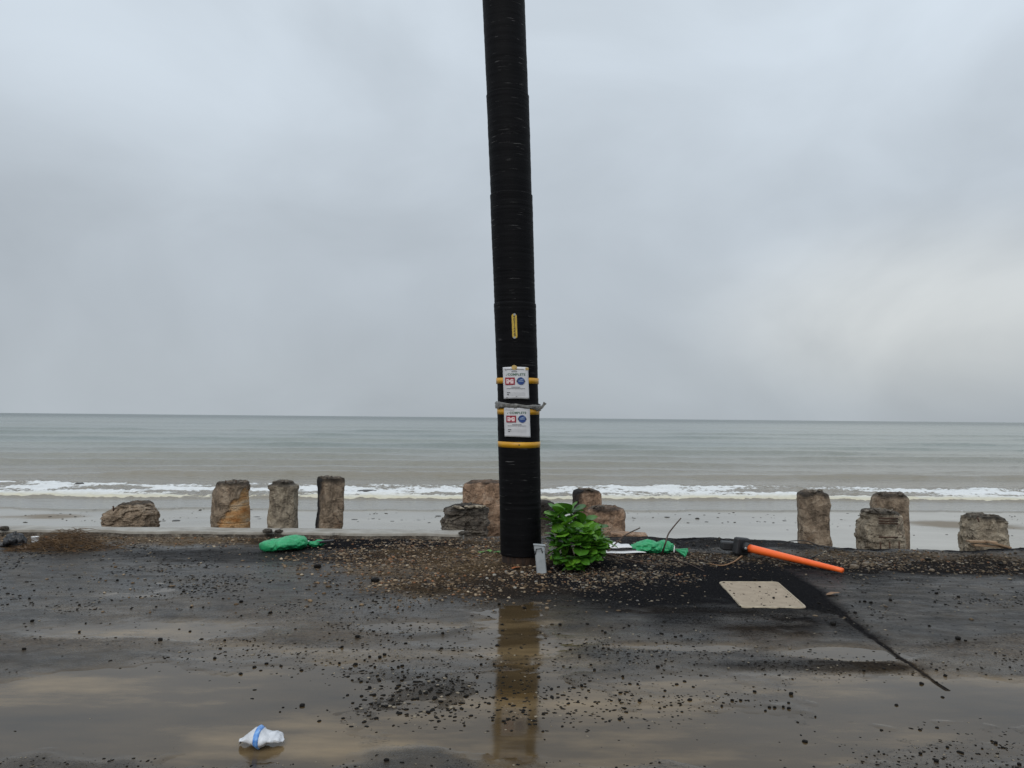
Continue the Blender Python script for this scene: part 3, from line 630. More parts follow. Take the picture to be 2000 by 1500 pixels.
# ------------------------------------------------------------------ piles of the burnt houses
PILES = 'broken concrete piles on the beach below the road'
def pile(label, prof, Y, m, n=2.4, aspect=0.9, rough=0.03, seed=1, turn=0.0, soot_top=0.05, formed=None, dome=0.25, soot_side=0, group=PILES, lay=0.0):
    """prof: (left px, right px, row) down the silhouette; the last row runs on to the beach"""
    L = [(atY(a, r, Y), atY(b, r, Y)) for a, b, r in prof]
    zr = np.array([(p[2] + q[2]) / 2 for p, q in L])[::-1]; xl = np.array([p[0] for p, q in L])[::-1]; xr = np.array([q[0] for p, q in L])[::-1]
    ztop = zr[-1]; zbot = float(zbeach(Y)) - 0.15
    zz = np.concatenate([np.linspace(zbot, zr[0], 7)[:-1], np.linspace(zr[0] - 0.0, ztop, 64)]); seg = 96
    a = np.linspace(0, 2 * np.pi, seg, endpoint=False)
    ring = []
    ca, sa = np.cos(a), np.sin(a)
    k = (np.abs(ca) ** n + np.abs(sa) ** n) ** (-1 / n)
    ux, uy = k * ca, k * sa
    t = math.radians(turn); ux, uy = ux * math.cos(t) - uy * math.sin(t), ux * math.sin(t) + uy * math.cos(t)
    sx = np.abs(ux).max(); ux = ux / sx; uy = uy / np.abs(uy).max()
    V = []; so = []; fm = []
    w0 = (xr[0] - xl[0]) / 2
    for z in zz:
        l = np.interp(z, zr, xl); r = np.interp(z, zr, xr); c = (l + r) / 2; hw = (r - l) / 2
        hd = (hw * 0.35 + w0 * 0.65) * aspect
        X_ = c + ux * hw; Y_ = Y + uy * hd; Z_ = np.full(seg, z)
        q = (X_ * 1.0, Y_ * 1.0, Z_ * 1.0)
        d = 0.45 * rough * fbm(q[0] * 5, q[1] * 5, q[2] * 5, 4, seed) + rough * 0.9 * (0.35 - np.abs(fbm(q[0] * 9, q[1] * 9, q[2] * 7, 3, seed + 50)))
        ch = vnoise(np.floor(q[0] * 13 + 2 * vnoise(q[0] * 6, q[1] * 6, q[2] * 6, seed)), np.floor(q[1] * 13), np.floor(q[2] * 11 + 1.5 * vnoise(q[0] * 5, q[1] * 5, q[2] * 5, seed + 2)), seed + 9)
        d = d + rough * 0.42 * ch
        if lay: d = d + lay * np.sign(np.sin(z * 48 + 2 * vnoise(q[0] * 4, q[1] * 4, q[2] * 4, seed + 4)))
        F2 = np.zeros(seg)
        if formed is not None:
            fl = formed(X_ - c, z, hw, ztop) + 0.10 * fbm(X_ * 12, Y_ * 12, Z_ * 12, 3, seed + 3)
            F2 = sstep(-0.02, 0.02, fl); d = d * (1 - F2) - 0.02 * F2 - 0.008 * F2 * (np.abs((z * 9) % 1 - 0.5) < 0.045)
        V.append(np.stack([X_ + ux * d, Y_ + uy * d, Z_], -1)); fm.append(F2)
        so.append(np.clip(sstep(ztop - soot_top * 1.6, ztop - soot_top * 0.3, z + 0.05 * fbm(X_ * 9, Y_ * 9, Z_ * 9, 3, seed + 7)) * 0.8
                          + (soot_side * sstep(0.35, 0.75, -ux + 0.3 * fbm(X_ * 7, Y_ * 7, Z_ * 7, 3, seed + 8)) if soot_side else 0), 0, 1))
    # ragged broken top
    base = V[-1]; cx, cy = base[:, 0].mean(), base[:, 1].mean()
    for s in (0.9, 0.7, 0.48, 0.25, 0.06):
        X_ = cx + (base[:, 0] - cx) * s; Y_ = cy + (base[:, 1] - cy) * s
        V.append(np.stack([X_, Y_, ztop + dome * 0.03 * (1 - s) + 0.03 * fbm(X_ * 14, Y_ * 14, 0, 4, seed + 20)], -1)); fm.append(np.zeros(seg))
        so.append(np.clip(0.65 + 0.4 * fbm(X_ * 10, Y_ * 10, 0, 3, seed + 21), 0, 1))
    last = V[-2]; V = np.concatenate(V); nr_ = len(zz) + 5
    f = [tuple(q) for q in grid_faces(nr_, seg, True)] + [tuple((nr_ - 1) * seg + i for i in range(seg))]
    root = thing('concrete_pile', label, 'pile', ((xl[0] + xr[0]) / 2, Y, zbot), group)
    o = obj('shaft', V, f, MT[m], root, False)
    vattr(o, 'soot', np.concatenate(so)); vattr(o, 'formed', np.concatenate(fm))
    root['ztop'] = float(ztop); return root
def crumbs(root, px0, px1, row, Y, n=26, seed=3, m='conc_dark', r=0.022, name='crust'):
    """broken crust left on the top of a pile"""
    rr = random.Random(seed); mb = MB()
    for i in range(n):
        p = atY(rr.uniform(px0, px1), row + rr.uniform(-2, 3), Y + rr.uniform(-0.17, 0.12)); s = r * rr.uniform(0.4, 1.3)
        bm = bmesh.new(); bmesh.ops.create_icosphere(bm, subdivisions=1, radius=1)
        v = [(p[0] + q.co.x * s * rr.uniform(0.9, 1.9), p[1] + q.co.y * s * 1.2, p[2] + q.co.z * s * rr.uniform(0.35, 0.8)) for q in bm.verts]
        for q in bm.verts: pass
        f = [tuple(x.index for x in q.verts) for q in bm.faces]; bm.free(); mb.add(v, f)
    return kind(mb.build(name, MT[m], root, False), 'stuff')
def bar(root, pts, r=0.008, m='rust', name='rebar'):
    v, f = tube(pts, r, 7); return obj(name, v, f, MT[m], root)

p = pile('low rounded brown rubble mound standing leftmost, behind the brush pile', [(252, 278, 981), (243, 288, 986), (226, 295, 992), (214, 302, 1000), (207, 303, 1012), (205, 303, 1032), (204, 304, 1060)], 10.3, 'conc_brown', 2.6, 0.9, 0.045, 11, 0, 0.02, lay=0.006)
bar(p, [atY(222, 998, 10.05), atY(221, 988, 10.05)], 0.010); bar(p, [atY(240, 992, 10.1), atY(239, 984, 10.1)], 0.009)
p = pile('thick round pile with smooth orange lower side and rough broken skin', [(427, 484, 941), (424, 487, 948), (417, 487, 962), (416, 488, 980), (415, 490, 1000), (415, 490, 1060)], 10.2, 'conc_brown', 2.0, 1.0, 0.0156, 12, 0, 0.045,
         formed=lambda dx, z, hw, zt: (dx / hw * 0.31 + 0.02) - (z - (zt - 0.42)))
crumbs(p, 430, 480, 943, 10.2, 22, 5); bar(p, [atY(441, 946, 10.0), atY(441, 938, 10.0)], 0.007); bar(p, [atY(461, 944, 10.0), atY(461, 938, 10.0)], 0.007)
p = pile('straight grey brown pile with narrower cap, left of the dark edged pile', [(535, 572, 940), (534, 574, 945), (526, 582, 947), (526, 583, 953), (529, 581, 958), (527, 581, 985), (524, 580, 1010), (525, 580, 1060)], 10.25, 'conc_grey', 2.6, 0.95, 0.0156, 13, 8, 0.05)
crumbs(p, 536, 570, 941, 10.25, 24, 6)
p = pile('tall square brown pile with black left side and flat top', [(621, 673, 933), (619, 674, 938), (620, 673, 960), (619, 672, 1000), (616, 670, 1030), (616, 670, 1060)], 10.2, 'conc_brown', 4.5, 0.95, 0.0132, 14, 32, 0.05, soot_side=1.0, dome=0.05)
crumbs(p, 622, 671, 932, 10.2, 20, 7)
p = pile('wide rusty brown pile half hidden behind the black pole', [(918, 985, 940), (908, 990, 945), (905, 991, 952), (905, 991, 1000), (906, 992, 1080)], 10.6, 'conc_rust', 3.4, 0.9, 0.0144, 15, 0, 0.02)
p = pile('dark broken concrete lump in front of the rusty pile beside the pole', [(895, 922, 985), (885, 943, 987), (872, 949, 993), (867, 950, 1006), (864, 951, 1020), (863, 951, 1036), (863, 951, 1060)], 9.85, 'conc_dark', 3.2, 0.7, 0.055, 16, 10, 0.06, lay=0.008)
crumbs(p, 888, 945, 990, 9.75, 30, 8, 'conc_grey', 0.03)
p = pile('black topped pile stump peeping out between the pole and the plant', [(1046, 1070, 978), (1040, 1080, 981), (1036, 1086, 990), (1034, 1088, 1060)], 10.3, 'conc_dark', 3.0, 0.9, 0.03, 17, 0, 0.3)
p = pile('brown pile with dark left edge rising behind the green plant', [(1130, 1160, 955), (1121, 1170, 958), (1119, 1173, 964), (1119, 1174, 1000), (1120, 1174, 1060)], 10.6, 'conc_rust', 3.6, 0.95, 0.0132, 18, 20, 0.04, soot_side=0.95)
crumbs(p, 1136, 1158, 955, 10.5, 14, 9)
p = pile('squat rounded concrete pile right behind the green plant', [(1158, 1206, 990), (1150, 1217, 993), (1147, 1219, 999), (1148, 1220, 1010), (1150, 1218, 1016), (1149, 1219, 1024), (1149, 1220, 1060)], 10.0, 'conc_rust', 2.6, 0.95, 0.0168, 19, 0, 0.035)
crumbs(p, 1158, 1184, 990, 9.9, 20, 10)
p = pile('tall brown square shouldered pile behind the orange post tip', [(1566, 1606, 960), (1560, 1615, 963), (1558, 1617, 969), (1559, 1620, 985), (1559, 1617, 1004), (1560, 1618, 1040), (1559, 1623, 1060), (1559, 1623, 1085)], 10.0, 'conc_brown', 3.6, 0.95, 0.0120, 20, -10, 0.045)
crumbs(p, 1572, 1604, 959, 10.0, 20, 11)
p = pile('tall rust streaked pile standing behind the stump with bare rebar', [(1722, 1758, 963), (1712, 1764, 966), (1706, 1768, 973), (1705, 1769, 990), (1706, 1771, 1030), (1708, 1771, 1085)], 10.6, 'conc_brown', 3.0, 0.9, 0.0132, 21, 0, 0.05)
crumbs(p, 1716, 1762, 964, 10.55, 26, 12, 'conc_dark', 0.026)
p = pile('crumbling grey stump with bare rebar across its broken face', [(1690, 1740, 996), (1688, 1748, 999), (1687, 1752, 1007), (1690, 1753, 1012), (1683, 1754, 1020), (1679, 1756, 1032), (1678, 1757, 1048), (1682, 1758, 1054), (1681, 1758, 1090)], 9.6, 'conc_grey', 3.4, 0.9, 0.034, 22, 0, 0.035)
crumbs(p, 1690, 1745, 997, 9.55, 30, 13)
for r_ in (1012, 1017.5, 1022, 1049): bar(p, [atY(1716, r_, 9.33), atY(1735, r_ + .6, 9.30), atY(1753, r_ + .5, 9.34)], 0.009)
for x_ in (1719.5, 1737.5, 1756): bar(p, [atY(x_, 1058, 9.33), atY(x_ + .5, 1085, 9.33)], 0.008)
bar(p, [tuple(q) for q in smooth_path([atY(1752, 1009, 9.35), atY(1763, 1013, 9.3), atY(1757, 1025, 9.3), atY(1753, 1030, 9.3), atY(1757, 1042, 9.3), atY(1764, 1046, 9.3), atY(1761, 1051, 9.33)], 26)], 0.005, 'rope', 'wire')
p = pile('short tapering grey brown stump at the far right with planks at its foot', [(1896, 1940, 1006), (1890, 1950, 1009), (1888, 1954, 1016), (1884, 1957, 1028), (1882, 1960, 1044), (1883, 1963, 1060), (1883, 1966, 1090)], 9.7, 'conc_grey', 2.8, 0.9, 0.034, 23, 0, 0.035)
crumbs(p, 1896, 1948, 1007, 9.65, 28, 14, 'conc_dark', 0.026)
bar(p, [atY(1909, 1010, 9.45), atY(1912, 1019, 9.42)], 0.010)
for i, (a, b, r0, r1, lab) in enumerate(((1890, 1945, 1057, 1059, 'upper split plank lying against the foot of the far right stump'), (1900, 1972, 1064, 1069, 'lower long plank leaning at the foot of the far right stump'), (1925, 1968, 1057, 1068, 'short slanting plank crossing the boards at the far right stump'))):
    A, B = Vector(atY(a, r0, 9.25 - i * 0.03)), Vector(atY(b, r1, 9.22 - i * 0.03)); d = B - A
    rot = Vector((1, 0, 0)).rotation_difference(d).to_matrix()
    mb = MB(); mb.box((A + B) / 2, (d.length, 0.09, 0.022), rot); o = mb.build('plank', MT['plank'], None, False, tuple((A + B) / 2), 0.004)
    tag(o, lab, 'plank', 'planks at the far right stump')

# ------------------------------------------------------------------ the wrapped utility pole
PR = 0.190
def PYf(z): return 7.2 - 0.080 * z                # it leans a little towards the road
PY = 7.2
PTS = [(-420, 966), (0, 983.5), (185, 991.3), (370, 998.2), (480, 1001.6), (590, 1005.5), (690, 1009.0), (790, 1012), (900, 1014.4), (1000, 1016.3), (1090, 1017.6), (1150, 1018.2)]
def atpole(x, y, dr=0.0):
    Y_ = 7.2
    for _ in range(8): q = atY(x, y, Y_ - dr); Y_ = PYf(q[2])
    return q
pc = [atpole(x, y) for y, x in PTS]
cz = np.array([p[2] for p in pc])[::-1]; cxs = np.array([p[0] for p in pc])[::-1]
def pcx(z): return np.interp(z, cz, cxs)
def zrow(row, px=1005): return float(atpole(px, row, PR)[2])
def sleeve(name, z0, z1, r0, r1, m, parent, step=0.0085, ring=0.0010, seed=1, seg=72, label=None):
    n = max(4, int((z1 - z0) / step)); zz = np.linspace(z0, z1, n); a = np.linspace(0, 2 * np.pi, seg, endpoint=False)
    R = np.interp(zz, [z0, z1], [r0, r1])
    V = []
    for i, z in enumerate(zz):
        tw = z + 0.004 * np.sin(a)
        rr = R[i] + ring * (vnoise(a * 0 + 1, a * 0, np.full(seg, z * 46), seed) + 0.6 * vnoise(np.cos(a) * 1.5, np.sin(a) * 1.5, np.full(seg, z * 60), seed + 1)) + 0.0012 * vnoise(np.cos(a), np.sin(a), np.full(seg, z * 3.2), seed + 3)
        V.append(np.stack([pcx(z) + rr * np.cos(a), PYf(z) + rr * np.sin(a), np.full(seg, z)], -1))
    # turn the two ends inwards so the layer has thickness
    for idx, s in ((0, -1), (-1, 1)):
        e = V[idx].copy(); c = np.array([pcx(zz[idx]), PYf(zz[idx]), 0]); e[:, :2] = c[:2] + (e[:, :2] - c[:2]) * (1 - 0.012 / PR); 
        if s < 0: V.insert(0, e)
        else: V.append(e)
    return obj(name, np.concatenate(V), grid_faces(len(V), seg, True), MT[m], parent)
pole = thing('utility_pole', 'tall leaning utility pole wrapped in black with yellow bands', 'utility pole', (pcx(0), PY, 0))
v, f = tube([(pcx(z), PYf(z), z) for z in np.linspace(-1.2, 7.4, 40)], PR - 0.012, 40); obj('shaft', v, f, MT['timber'], pole)
cuts = [0.035, zrow(787), zrow(588), zrow(371), zrow(172), zrow(-60), zrow(-360)]
for i in range(len(cuts) - 1):
    sleeve('wrap', cuts[i] - (0.05 if i else -0.05), cuts[i + 1], PR - (0.003 if i else 0.0), PR + 0.0035, 'wrap', pole, seed=200 + i * 7, step=0.0085 if i < 4 else 0.015)
def ppt(s, z, off): 
    a = s / PR; return (pcx(z) + (PR + off) * math.sin(a), PYf(z) - (PR + off) * math.cos(a), z)
def band(z, hgt, name, m, off=0.0062):
    V = []; seg = 72
    for dz, o in ((-hgt / 2, -0.006), (-hgt / 2, off), (hgt / 2, off), (hgt / 2, -0.006)):
        for k in range(seg):
            a = 2 * math.pi * k / seg; zz = z + dz + 0.002 * math.sin(a * 2 + z); V.append((pcx(z) + (PR + o) * math.cos(a), PYf(zz) + (PR + o) * math.sin(a), zz))
    return obj(name, V, grid_faces(4, seg, True), MT[m], pole, False)
for r_ in (743, 804, 869): band(zrow(r_), 0.052, 'yellow_band', 'yellow')
# small rivet on the lowest band, yellow number plate higher up
def curved(name, polys, m, parent, off):
    """polys: lists of (s, z) rings given as triangles/quads in pole surface coordinates"""
    mb = MB()
    for pv, pf in polys: mb.add([ppt(s, z, off) for s, z in pv], pf)
    return mb.build(name, MT[m], parent, True)
def rect(s0, s1, z0, z1, n=8):
    ss = np.linspace(s0, s1, n + 1); v = [(s, z) for z in (z0, z1) for s in ss]
    return v, [(i, i + 1, n + 2 + i, n + 1 + i) for i in range(n)]
def disc(s, z, rs, rz=None, n=28, a0=0, a1=2 * math.pi):
    rz = rz or rs; v = [(s, z)] + [(s + rs * math.cos(a0 + (a1 - a0) * i / n), z + rz * math.sin(a0 + (a1 - a0) * i / n)) for i in range(n + 1)]
    return v, [(0, i + 1, i + 2) for i in range(n)]
def letters(txt, s, z, size, align='CENTER', stretch=1.0, vertical=False):
    cu = bpy.data.curves.new('text', 'FONT'); cu.body = txt; cu.size = size; cu.align_x = 'CENTER'; cu.align_y = 'CENTER'; cu.resolution_u = 3; cu.offset = size * 0.015
    if vertical: cu.space_line = 0.78
    o = bpy.data.objects.new('text', cu); COL.objects.link(o)
    dg = bpy.context.evaluated_depsgraph_get(); me = o.evaluated_get(dg).to_mesh()
    v = [(s + q.co.x * stretch, z + q.co.y) for q in me.vertices]; f = [tuple(p.vertices) for p in me.polygons]
    o.evaluated_get(dg).to_mesh_clear(); bpy.data.objects.remove(o); bpy.data.curves.remove(cu)
    return v, f
def pole_sz(px, py):
    q = atpole(px, py, PR); dx = q[0] - pcx(q[2]); return PR * math.asin(max(-0.98, min(0.98, dx / PR))), q[2]
curved('rivet', [disc(*pole_sz(1014, 869), 0.006)], 'ink', pole, 0.0085)
s0, z1 = pole_sz(999.5, 613); s1, z0 = pole_sz(1010.5, 661); sm = (s0 + s1) / 2; hw = (s1 - s0) / 2
plate = curved('number_plate', [rect(s0, s1, z0 + hw, z1 - hw, 4), disc(sm, z1 - hw, hw, None, 14, 0, math.pi), disc(sm, z0 + hw, hw, None, 14, math.pi, 2 * math.pi)], 'tagyel', pole, 0.009)
curved('edging', [rect(s0 - 0.004, s1 + 0.004, z0 + hw - 0.0, z1 - hw, 4), disc(sm, z1 - hw, hw + 0.004, None, 14, 0, math.pi), disc(sm, z0 + hw, hw + 0.004, None, 14, math.pi, 2 * math.pi)], 'rust', plate, 0.0075)
dgt = '40212229'; hh = (z1 - z0 - 2 * hw * 0.7) / 8
curved('numerals', [letters(c, sm, z1 - hw * 0.7 - hh * (i + 0.5), 0.030, stretch=1.15) for i, c in enumerate(dgt)], 'ink', plate, 0.0105)
for r_ in (614.5, 659.5): curved('nail_head', [disc(*pole_sz(1005, r_), 0.010)], 'steel', plate, 0.011)

def notice(pxl, pxr, rt, rb, label, upper):
    sl, zt = pole_sz(pxl, rt); sr, _ = pole_sz(pxr, rt); _, zb_ = pole_sz(pxl, rb); W = sr - sl; H_ = zt - zb_
    U = lambda u: sl + u * W
    Vv = lambda v_: zt - v_ * H_
    root = thing('notice', label, 'notice', ppt((sl + sr) / 2, zb_, 0.012), 'notices fixed to the pole')
    n, m_ = 14, 18; V = []
    OF = 0.0105
    for j in range(m_ + 1):
        for i in range(n + 1):
            u, vv = i / n, j / m_
            cr_ = 0.0012 * math.sin(u * 9 + vv * 5) + 0.0022 * (abs(u - 0.5) * 2) ** 3 * (0.6 if upper else 1.0)
            V.append(ppt(U(u), Vv(vv) + 0.003 * math.sin(u * 3 + (0 if upper else 1)), OF + cr_))
    front = grid_faces(m_ + 1, n + 1); b = len(V)
    V2 = [tuple(np.array(q) + np.array([0, 0.0016, 0])) for q in V]
    f = [tuple(q) for q in front[:, ::-1]] + [tuple(int(i) + b for i in q) for q in front]
    rim = [i for i in range(n + 1)] + [j * (n + 1) + n for j in range(1, m_ + 1)] + [m_ * (n + 1) + i for i in range(n - 1, -1, -1)] + [j * (n + 1) for j in range(m_ - 1, 0, -1)]
    for i in range(len(rim)): a_, c_ = rim[i], rim[(i + 1) % len(rim)]; f.append((a_, c_, c_ + b, a_ + b))
    obj('sheet', V + V2, f, MT['paper'], root)
    I1, I2, I3 = OF + 0.0045, OF + 0.0052, OF + 0.0059
    y0 = 0.0 if upper else -0.055
    if upper:
        curved('text_line', [rect(U(.16), U(.82), Vv(.075), Vv(.064))], 'ink', root, I1)
        curved('text_line', [rect(U(.36), U(.57), Vv(.138), Vv(.118))], 'inkgrey', root, I1)
    ck = [(U(.13), Vv(.235 + y0)), (U(.155), Vv(.262 + y0)), (U(.21), Vv(.195 + y0)), (U(.155), Vv(.242 + y0))]
    curved('heading', [letters('COMPLETE', U(.54), Vv(.23 + y0), H_ * 0.10, stretch=1.02 * W / 0.215), (ck, [(0, 1, 3), (1, 2, 3)])], 'inkgreen', root, I1)
    # red emblem with a white castle
    e = curved('castle_emblem', [rect(U(.10), U(.475), Vv(.555 + y0), Vv(.325 + y0))], 'inkred', root, I1)
    R4 = lambda a, b, c, d: rect(U(a), U(b), Vv(d + y0), Vv(c + y0), 3)
    curved('castle', [R4(.15, .24, .375, .515), R4(.335, .425, .375, .515), R4(.24, .335, .42, .465), R4(.24, .262, .465, .515), R4(.313, .335, .465, .515),
                      ([(U(.24), Vv(.375 + y0)), (U(.29), Vv(.42 + y0)), (U(.24), Vv(.42 + y0))], [(0, 1, 2)]), ([(U(.335), Vv(.375 + y0)), (U(.335), Vv(.42 + y0)), (U(.29), Vv(.42 + y0))], [(0, 1, 2)])], 'inkwhite', e, I2)
    for q_ in (R4(.18, .215, .415, .432), R4(.36, .395, .415, .432)): curved('castle_window', [q_], 'inkred', e, I3)
    # round blue emblem
    rs = W * 0.145; g = curved('round_emblem', [disc(U(.695), Vv(.435 + y0), rs)], 'inkblue', root, I1)
    cxs_, czs_ = U(.695), Vv(.435 + y0)
    curved('swoosh', [([(cxs_ - rs * .75, czs_ + rs * .15), (cxs_ - rs * .1, czs_ + rs * .42), (cxs_ + rs * .62, czs_ + rs * .66), (cxs_ + rs * .75, czs_ + rs * .5), (cxs_, czs_ + rs * .22)], [(0, 4, 1), (1, 4, 3), (1, 3, 2)]),
                     rect(cxs_ - rs * .62, cxs_ + rs * .62, czs_ - rs * .14, czs_ + rs * .07, 6)], 'inkpale', g, I2)
    for q_ in (-.95, .95): curved('side_dot', [disc(cxs_ + rs * q_, czs_ - rs * .02, rs * .17)], 'ink', g, I3)
    curved('text_line', [rect(U(.33), U(.67), Vv(.635 + y0), Vv(.618 + y0))], 'inkgrey', root, I1)
    curved('text_line', [rect(U(.15), U(.84), Vv(.677 + y0), Vv(.667 + y0))], 'ink', root, I1)
    for k, (a, vv) in enumerate(((.29, .80), (.24, .86))):
        curved('text_line', [rect(U(.16), U(a), Vv(vv + .012 + y0), Vv(vv - .008 + y0), 3)], 'ink', root, I1)
        curved('rule', [rect(U(a + .02), U(.84), Vv(vv + .013 + y0), Vv(vv + .008 + y0))], 'inkgrey', root, I1)
    if upper:
        t1 = curved('tape_patch', [disc(U(.47), zt - 0.003, W * .10, H_ * 0.075)], 'patch', root, I2)
        curved('tape_patch', [rect(U(.88), U(1.0), Vv(.085), Vv(.005), 3)], 'patch', root, I2)
        for u, vv in ((.09, .05), (.11, .085), (.9, .045), (.48, .03), (.13, .945), (.49, .92), (.93, .965)):
            curved('staple', [rect(U(u), U(u + .06), Vv(vv + .012), Vv(vv), 2)], 'ink', root, I3)
    else:
        curved('tape_patch', [rect(U(0.03), U(.40), Vv(.075), Vv(-.005), 4)], 'patch', root, I2).data.materials[0] = MT['dirtywhite']
    return root
notice(983.5, 1030.5, 717, 779, 'upper laminated white notice above the torn grey tape on the pole', True)
notice(986.0, 1033.5, 796, 853.5, 'lower laminated white notice below the torn grey tape on the pole', False)
# torn grey film tied round the pole
zt = zrow(792); seg = 110; V = []
prof = [(-0.034, 0.004), (-0.028, 0.013), (-0.015, 0.018), (-0.004, 0.013), (0.006, 0.020), (0.018, 0.013), (0.026, 0.004)]
for k in range(seg):
    a = 2 * math.pi * k / seg
    for j, (dz, o) in enumerate(prof):
        wv = float(fbm(np.array([math.cos(a) * 3 + j * .35]), np.array([math.sin(a) * 3]), j * 0.7, 4, 301)[0])
        zz = zt + dz * (0.75 + 0.35 * math.sin(a * 2 + 1)) - 0.012 * math.cos(a) + 0.014 * wv
        V.append((pcx(zz) + (PR + 0.0135 + o * 0.7 * (0.6 + 0.9 * abs(wv))) * math.cos(a), PYf(zz) + (PR + 0.0135 + o * 0.7 * (0.6 + 0.9 * abs(wv))) * math.sin(a), zz))
tp = thing('plastic_tape', 'torn grey plastic tape tied round the pole with loose end flicking right', 'tape', (pcx(zt), PY, zt))
f = []
nj = len(prof)
for k in range(seg):
    k2 = (k + 1) % seg
    for j in range(nj - 1): f.append((k * nj + j, k2 * nj + j, k2 * nj + j + 1, k * nj + j + 1))
obj('wrapped_film', V, f, MT['tape'], tp)
pe = [atY(1044, 800, PY - 0.11 - 0.12), atY(1051, 799, PY - 0.11 - 0.10), atY(1058, 796, PY - 0.11 - 0.10), atY(1062, 791, PY - 0.11 - 0.09), atY(1065, 786.5, PY - 0.11 - 0.09)]
path = smooth_path(pe, 16); V = []
for i, q in enumerate(path):
    wd = np.interp(i / 15, [0, .3, .7, 1], [0.022, 0.014, 0.010, 0.016]); d = np.array(path[min(i + 1, 15)]) - np.array(path[max(i - 1, 0)]); nrm = np.array([-d[2], 0, d[0]]); nrm /= np.linalg.norm(nrm)
    for s, yy in ((-1, 0), (-.3, 0.008), (.3, -0.006), (1, 0.003)): V.append(np.array(q) + nrm * s * wd + np.array([0, yy, 0]))
o = obj('loose_end', V, grid_faces(16, 4), MT['tape'], tp); md = o.modifiers.new('solid', 'SOLIDIFY'); md.thickness = 0.002

# ------------------------------------------------------------------ things round the foot of the pole
# grey channel stake
c = ground_at(1058, 1116); h_ = 0.232
root = thing('conduit_stub', 'grey metal channel stub standing against the foot of the black pole', 'conduit', c)
SS = 0.78
prof = [(-.056, .03), (-.056, -.012), (-.050, -.020), (-.042, -.023), (.042, -.023), (.050, -.020), (.056, -.012), (.056, .03), (.051, .03), (.051, -.010), (.042, -.018), (-.042, -.018), (-.051, -.010), (-.051, .03)]
def extr(z0, z1, sc, jag=0, lean=(-0.022, 0.02)):
    V = []
    for z in (z0, z1):
        for i, (a, b) in enumerate(prof):
            zz = z + (jag * math.sin(i * 2.3) if z == z1 else 0)
            V.append((c[0] + a * sc * SS + lean[0] * (zz / h_), c[1] + b * sc + lean[1] * (zz / h_), c[2] + zz))
    k = len(prof); f = [(i, (i + 1) % k, k + (i + 1) % k, k + i) for i in range(k)]
    f += [(i, 13 - i, 12 - i, i + 1)[::-1] for i in range(6)] ; f += [(k + i, k + 13 - i, k + 12 - i, k + i + 1) for i in range(6)]
    return V, f
v, f = extr(-0.06, h_, 1.0, 0.004); obj('channel', v, f, MT['steel'], root, False)
v, f = extr(h_ - 0.045, h_ - 0.008, 1.10, 0.010); obj('collar', v, f, MT['steel'], root, False)
mb = MB(); mb.box((c[0] - 0.022 + 0.001, c[1] + 0.02, c[2] + h_ + 0.004), (0.106, 0.062, 0.008), Matrix.Rotation(0.06, 3, 'Y')); mb.build('cap', MT['steel'], root, False, None, 0.003)
v, f = tube([(c[0] - 0.055, c[1] - 0.008, c[2] + h_ - 0.075), (c[0] - 0.05, c[1] - 0.012, c[2] + h_ - 0.028), (c[0] - 0.005, c[1] - 0.012, c[2] + h_ - 0.022), (c[0] + 0.005, c[1] - 0.01, c[2] + h_ - 0.06)], 0.005, 6); obj('wire_tie', v, f, MT['black'], root)

# large leaved plant
def leaf_mesh(idx):
    r = random.Random(idx); n = 9; V = []; vein = []
    bend = r.uniform(0.15, 0.5); wmax = r.uniform(0.34, 0.43); cup = r.uniform(0.1, 0.25)
    for i in range(n + 1):
        t = i / n; wd = wmax * float(np.interp(t, [0, .1, .25, .45, .62, .78, .9, .97, 1], [.07, .25, .6, .9, 1, .93, .68, .35, .06]))
        for j in range(7):
            s = (j - 3) / 3; V.append((s * wd, t, -bend * t * t + cup * abs(s) * wd + 0.02 * math.sin(t * 14 + j)))
            vein.append(1.0 if j == 3 else (0.25 if (i % 2) else 0))
    f = grid_faces(n + 1, 7); me = mesh_from('leaf', V, f, MT['leaf'])
    a = me.attributes.new('vein', 'FLOAT', 'POINT'); a.data.foreach_set('value', np.array(vein, np.float32)); return me
LEAVES = [leaf_mesh(i) for i in range(5)]
pc0 = ground_at(1126, 1104); pc0[1] = 7.05; pc0[2] = float(height(np.array([pc0[0]]), np.array([pc0[1]]))[0])
plant = thing('leafy_shrub', 'low bushy green shrub with large glossy leaves beside the black pole', 'shrub', pc0)
rr = random.Random(12)
def add_leaf(pos, direction, L, droop=0.0):
    o = bpy.data.objects.new('leaf', LEAVES[rr.randrange(5)]); link(o, plant)
    d = Vector(direction).normalized(); z = Vector((0, 0, 1)) - d * d.z
    if z.length < 0.05: z = Vector((rr.uniform(-1, 1), -1, 0.2))
    z.normalize(); x = d.cross(z).normalized()
    mrot = Matrix((x, d, z)).transposed() @ Matrix.Rotation(rr.uniform(-0.5, 0.5), 3, 'Y')
    o.rotation_euler = mrot.to_euler(); o.scale = (L, L, L); o.location = Vector(pos) - Vector(plant.location)
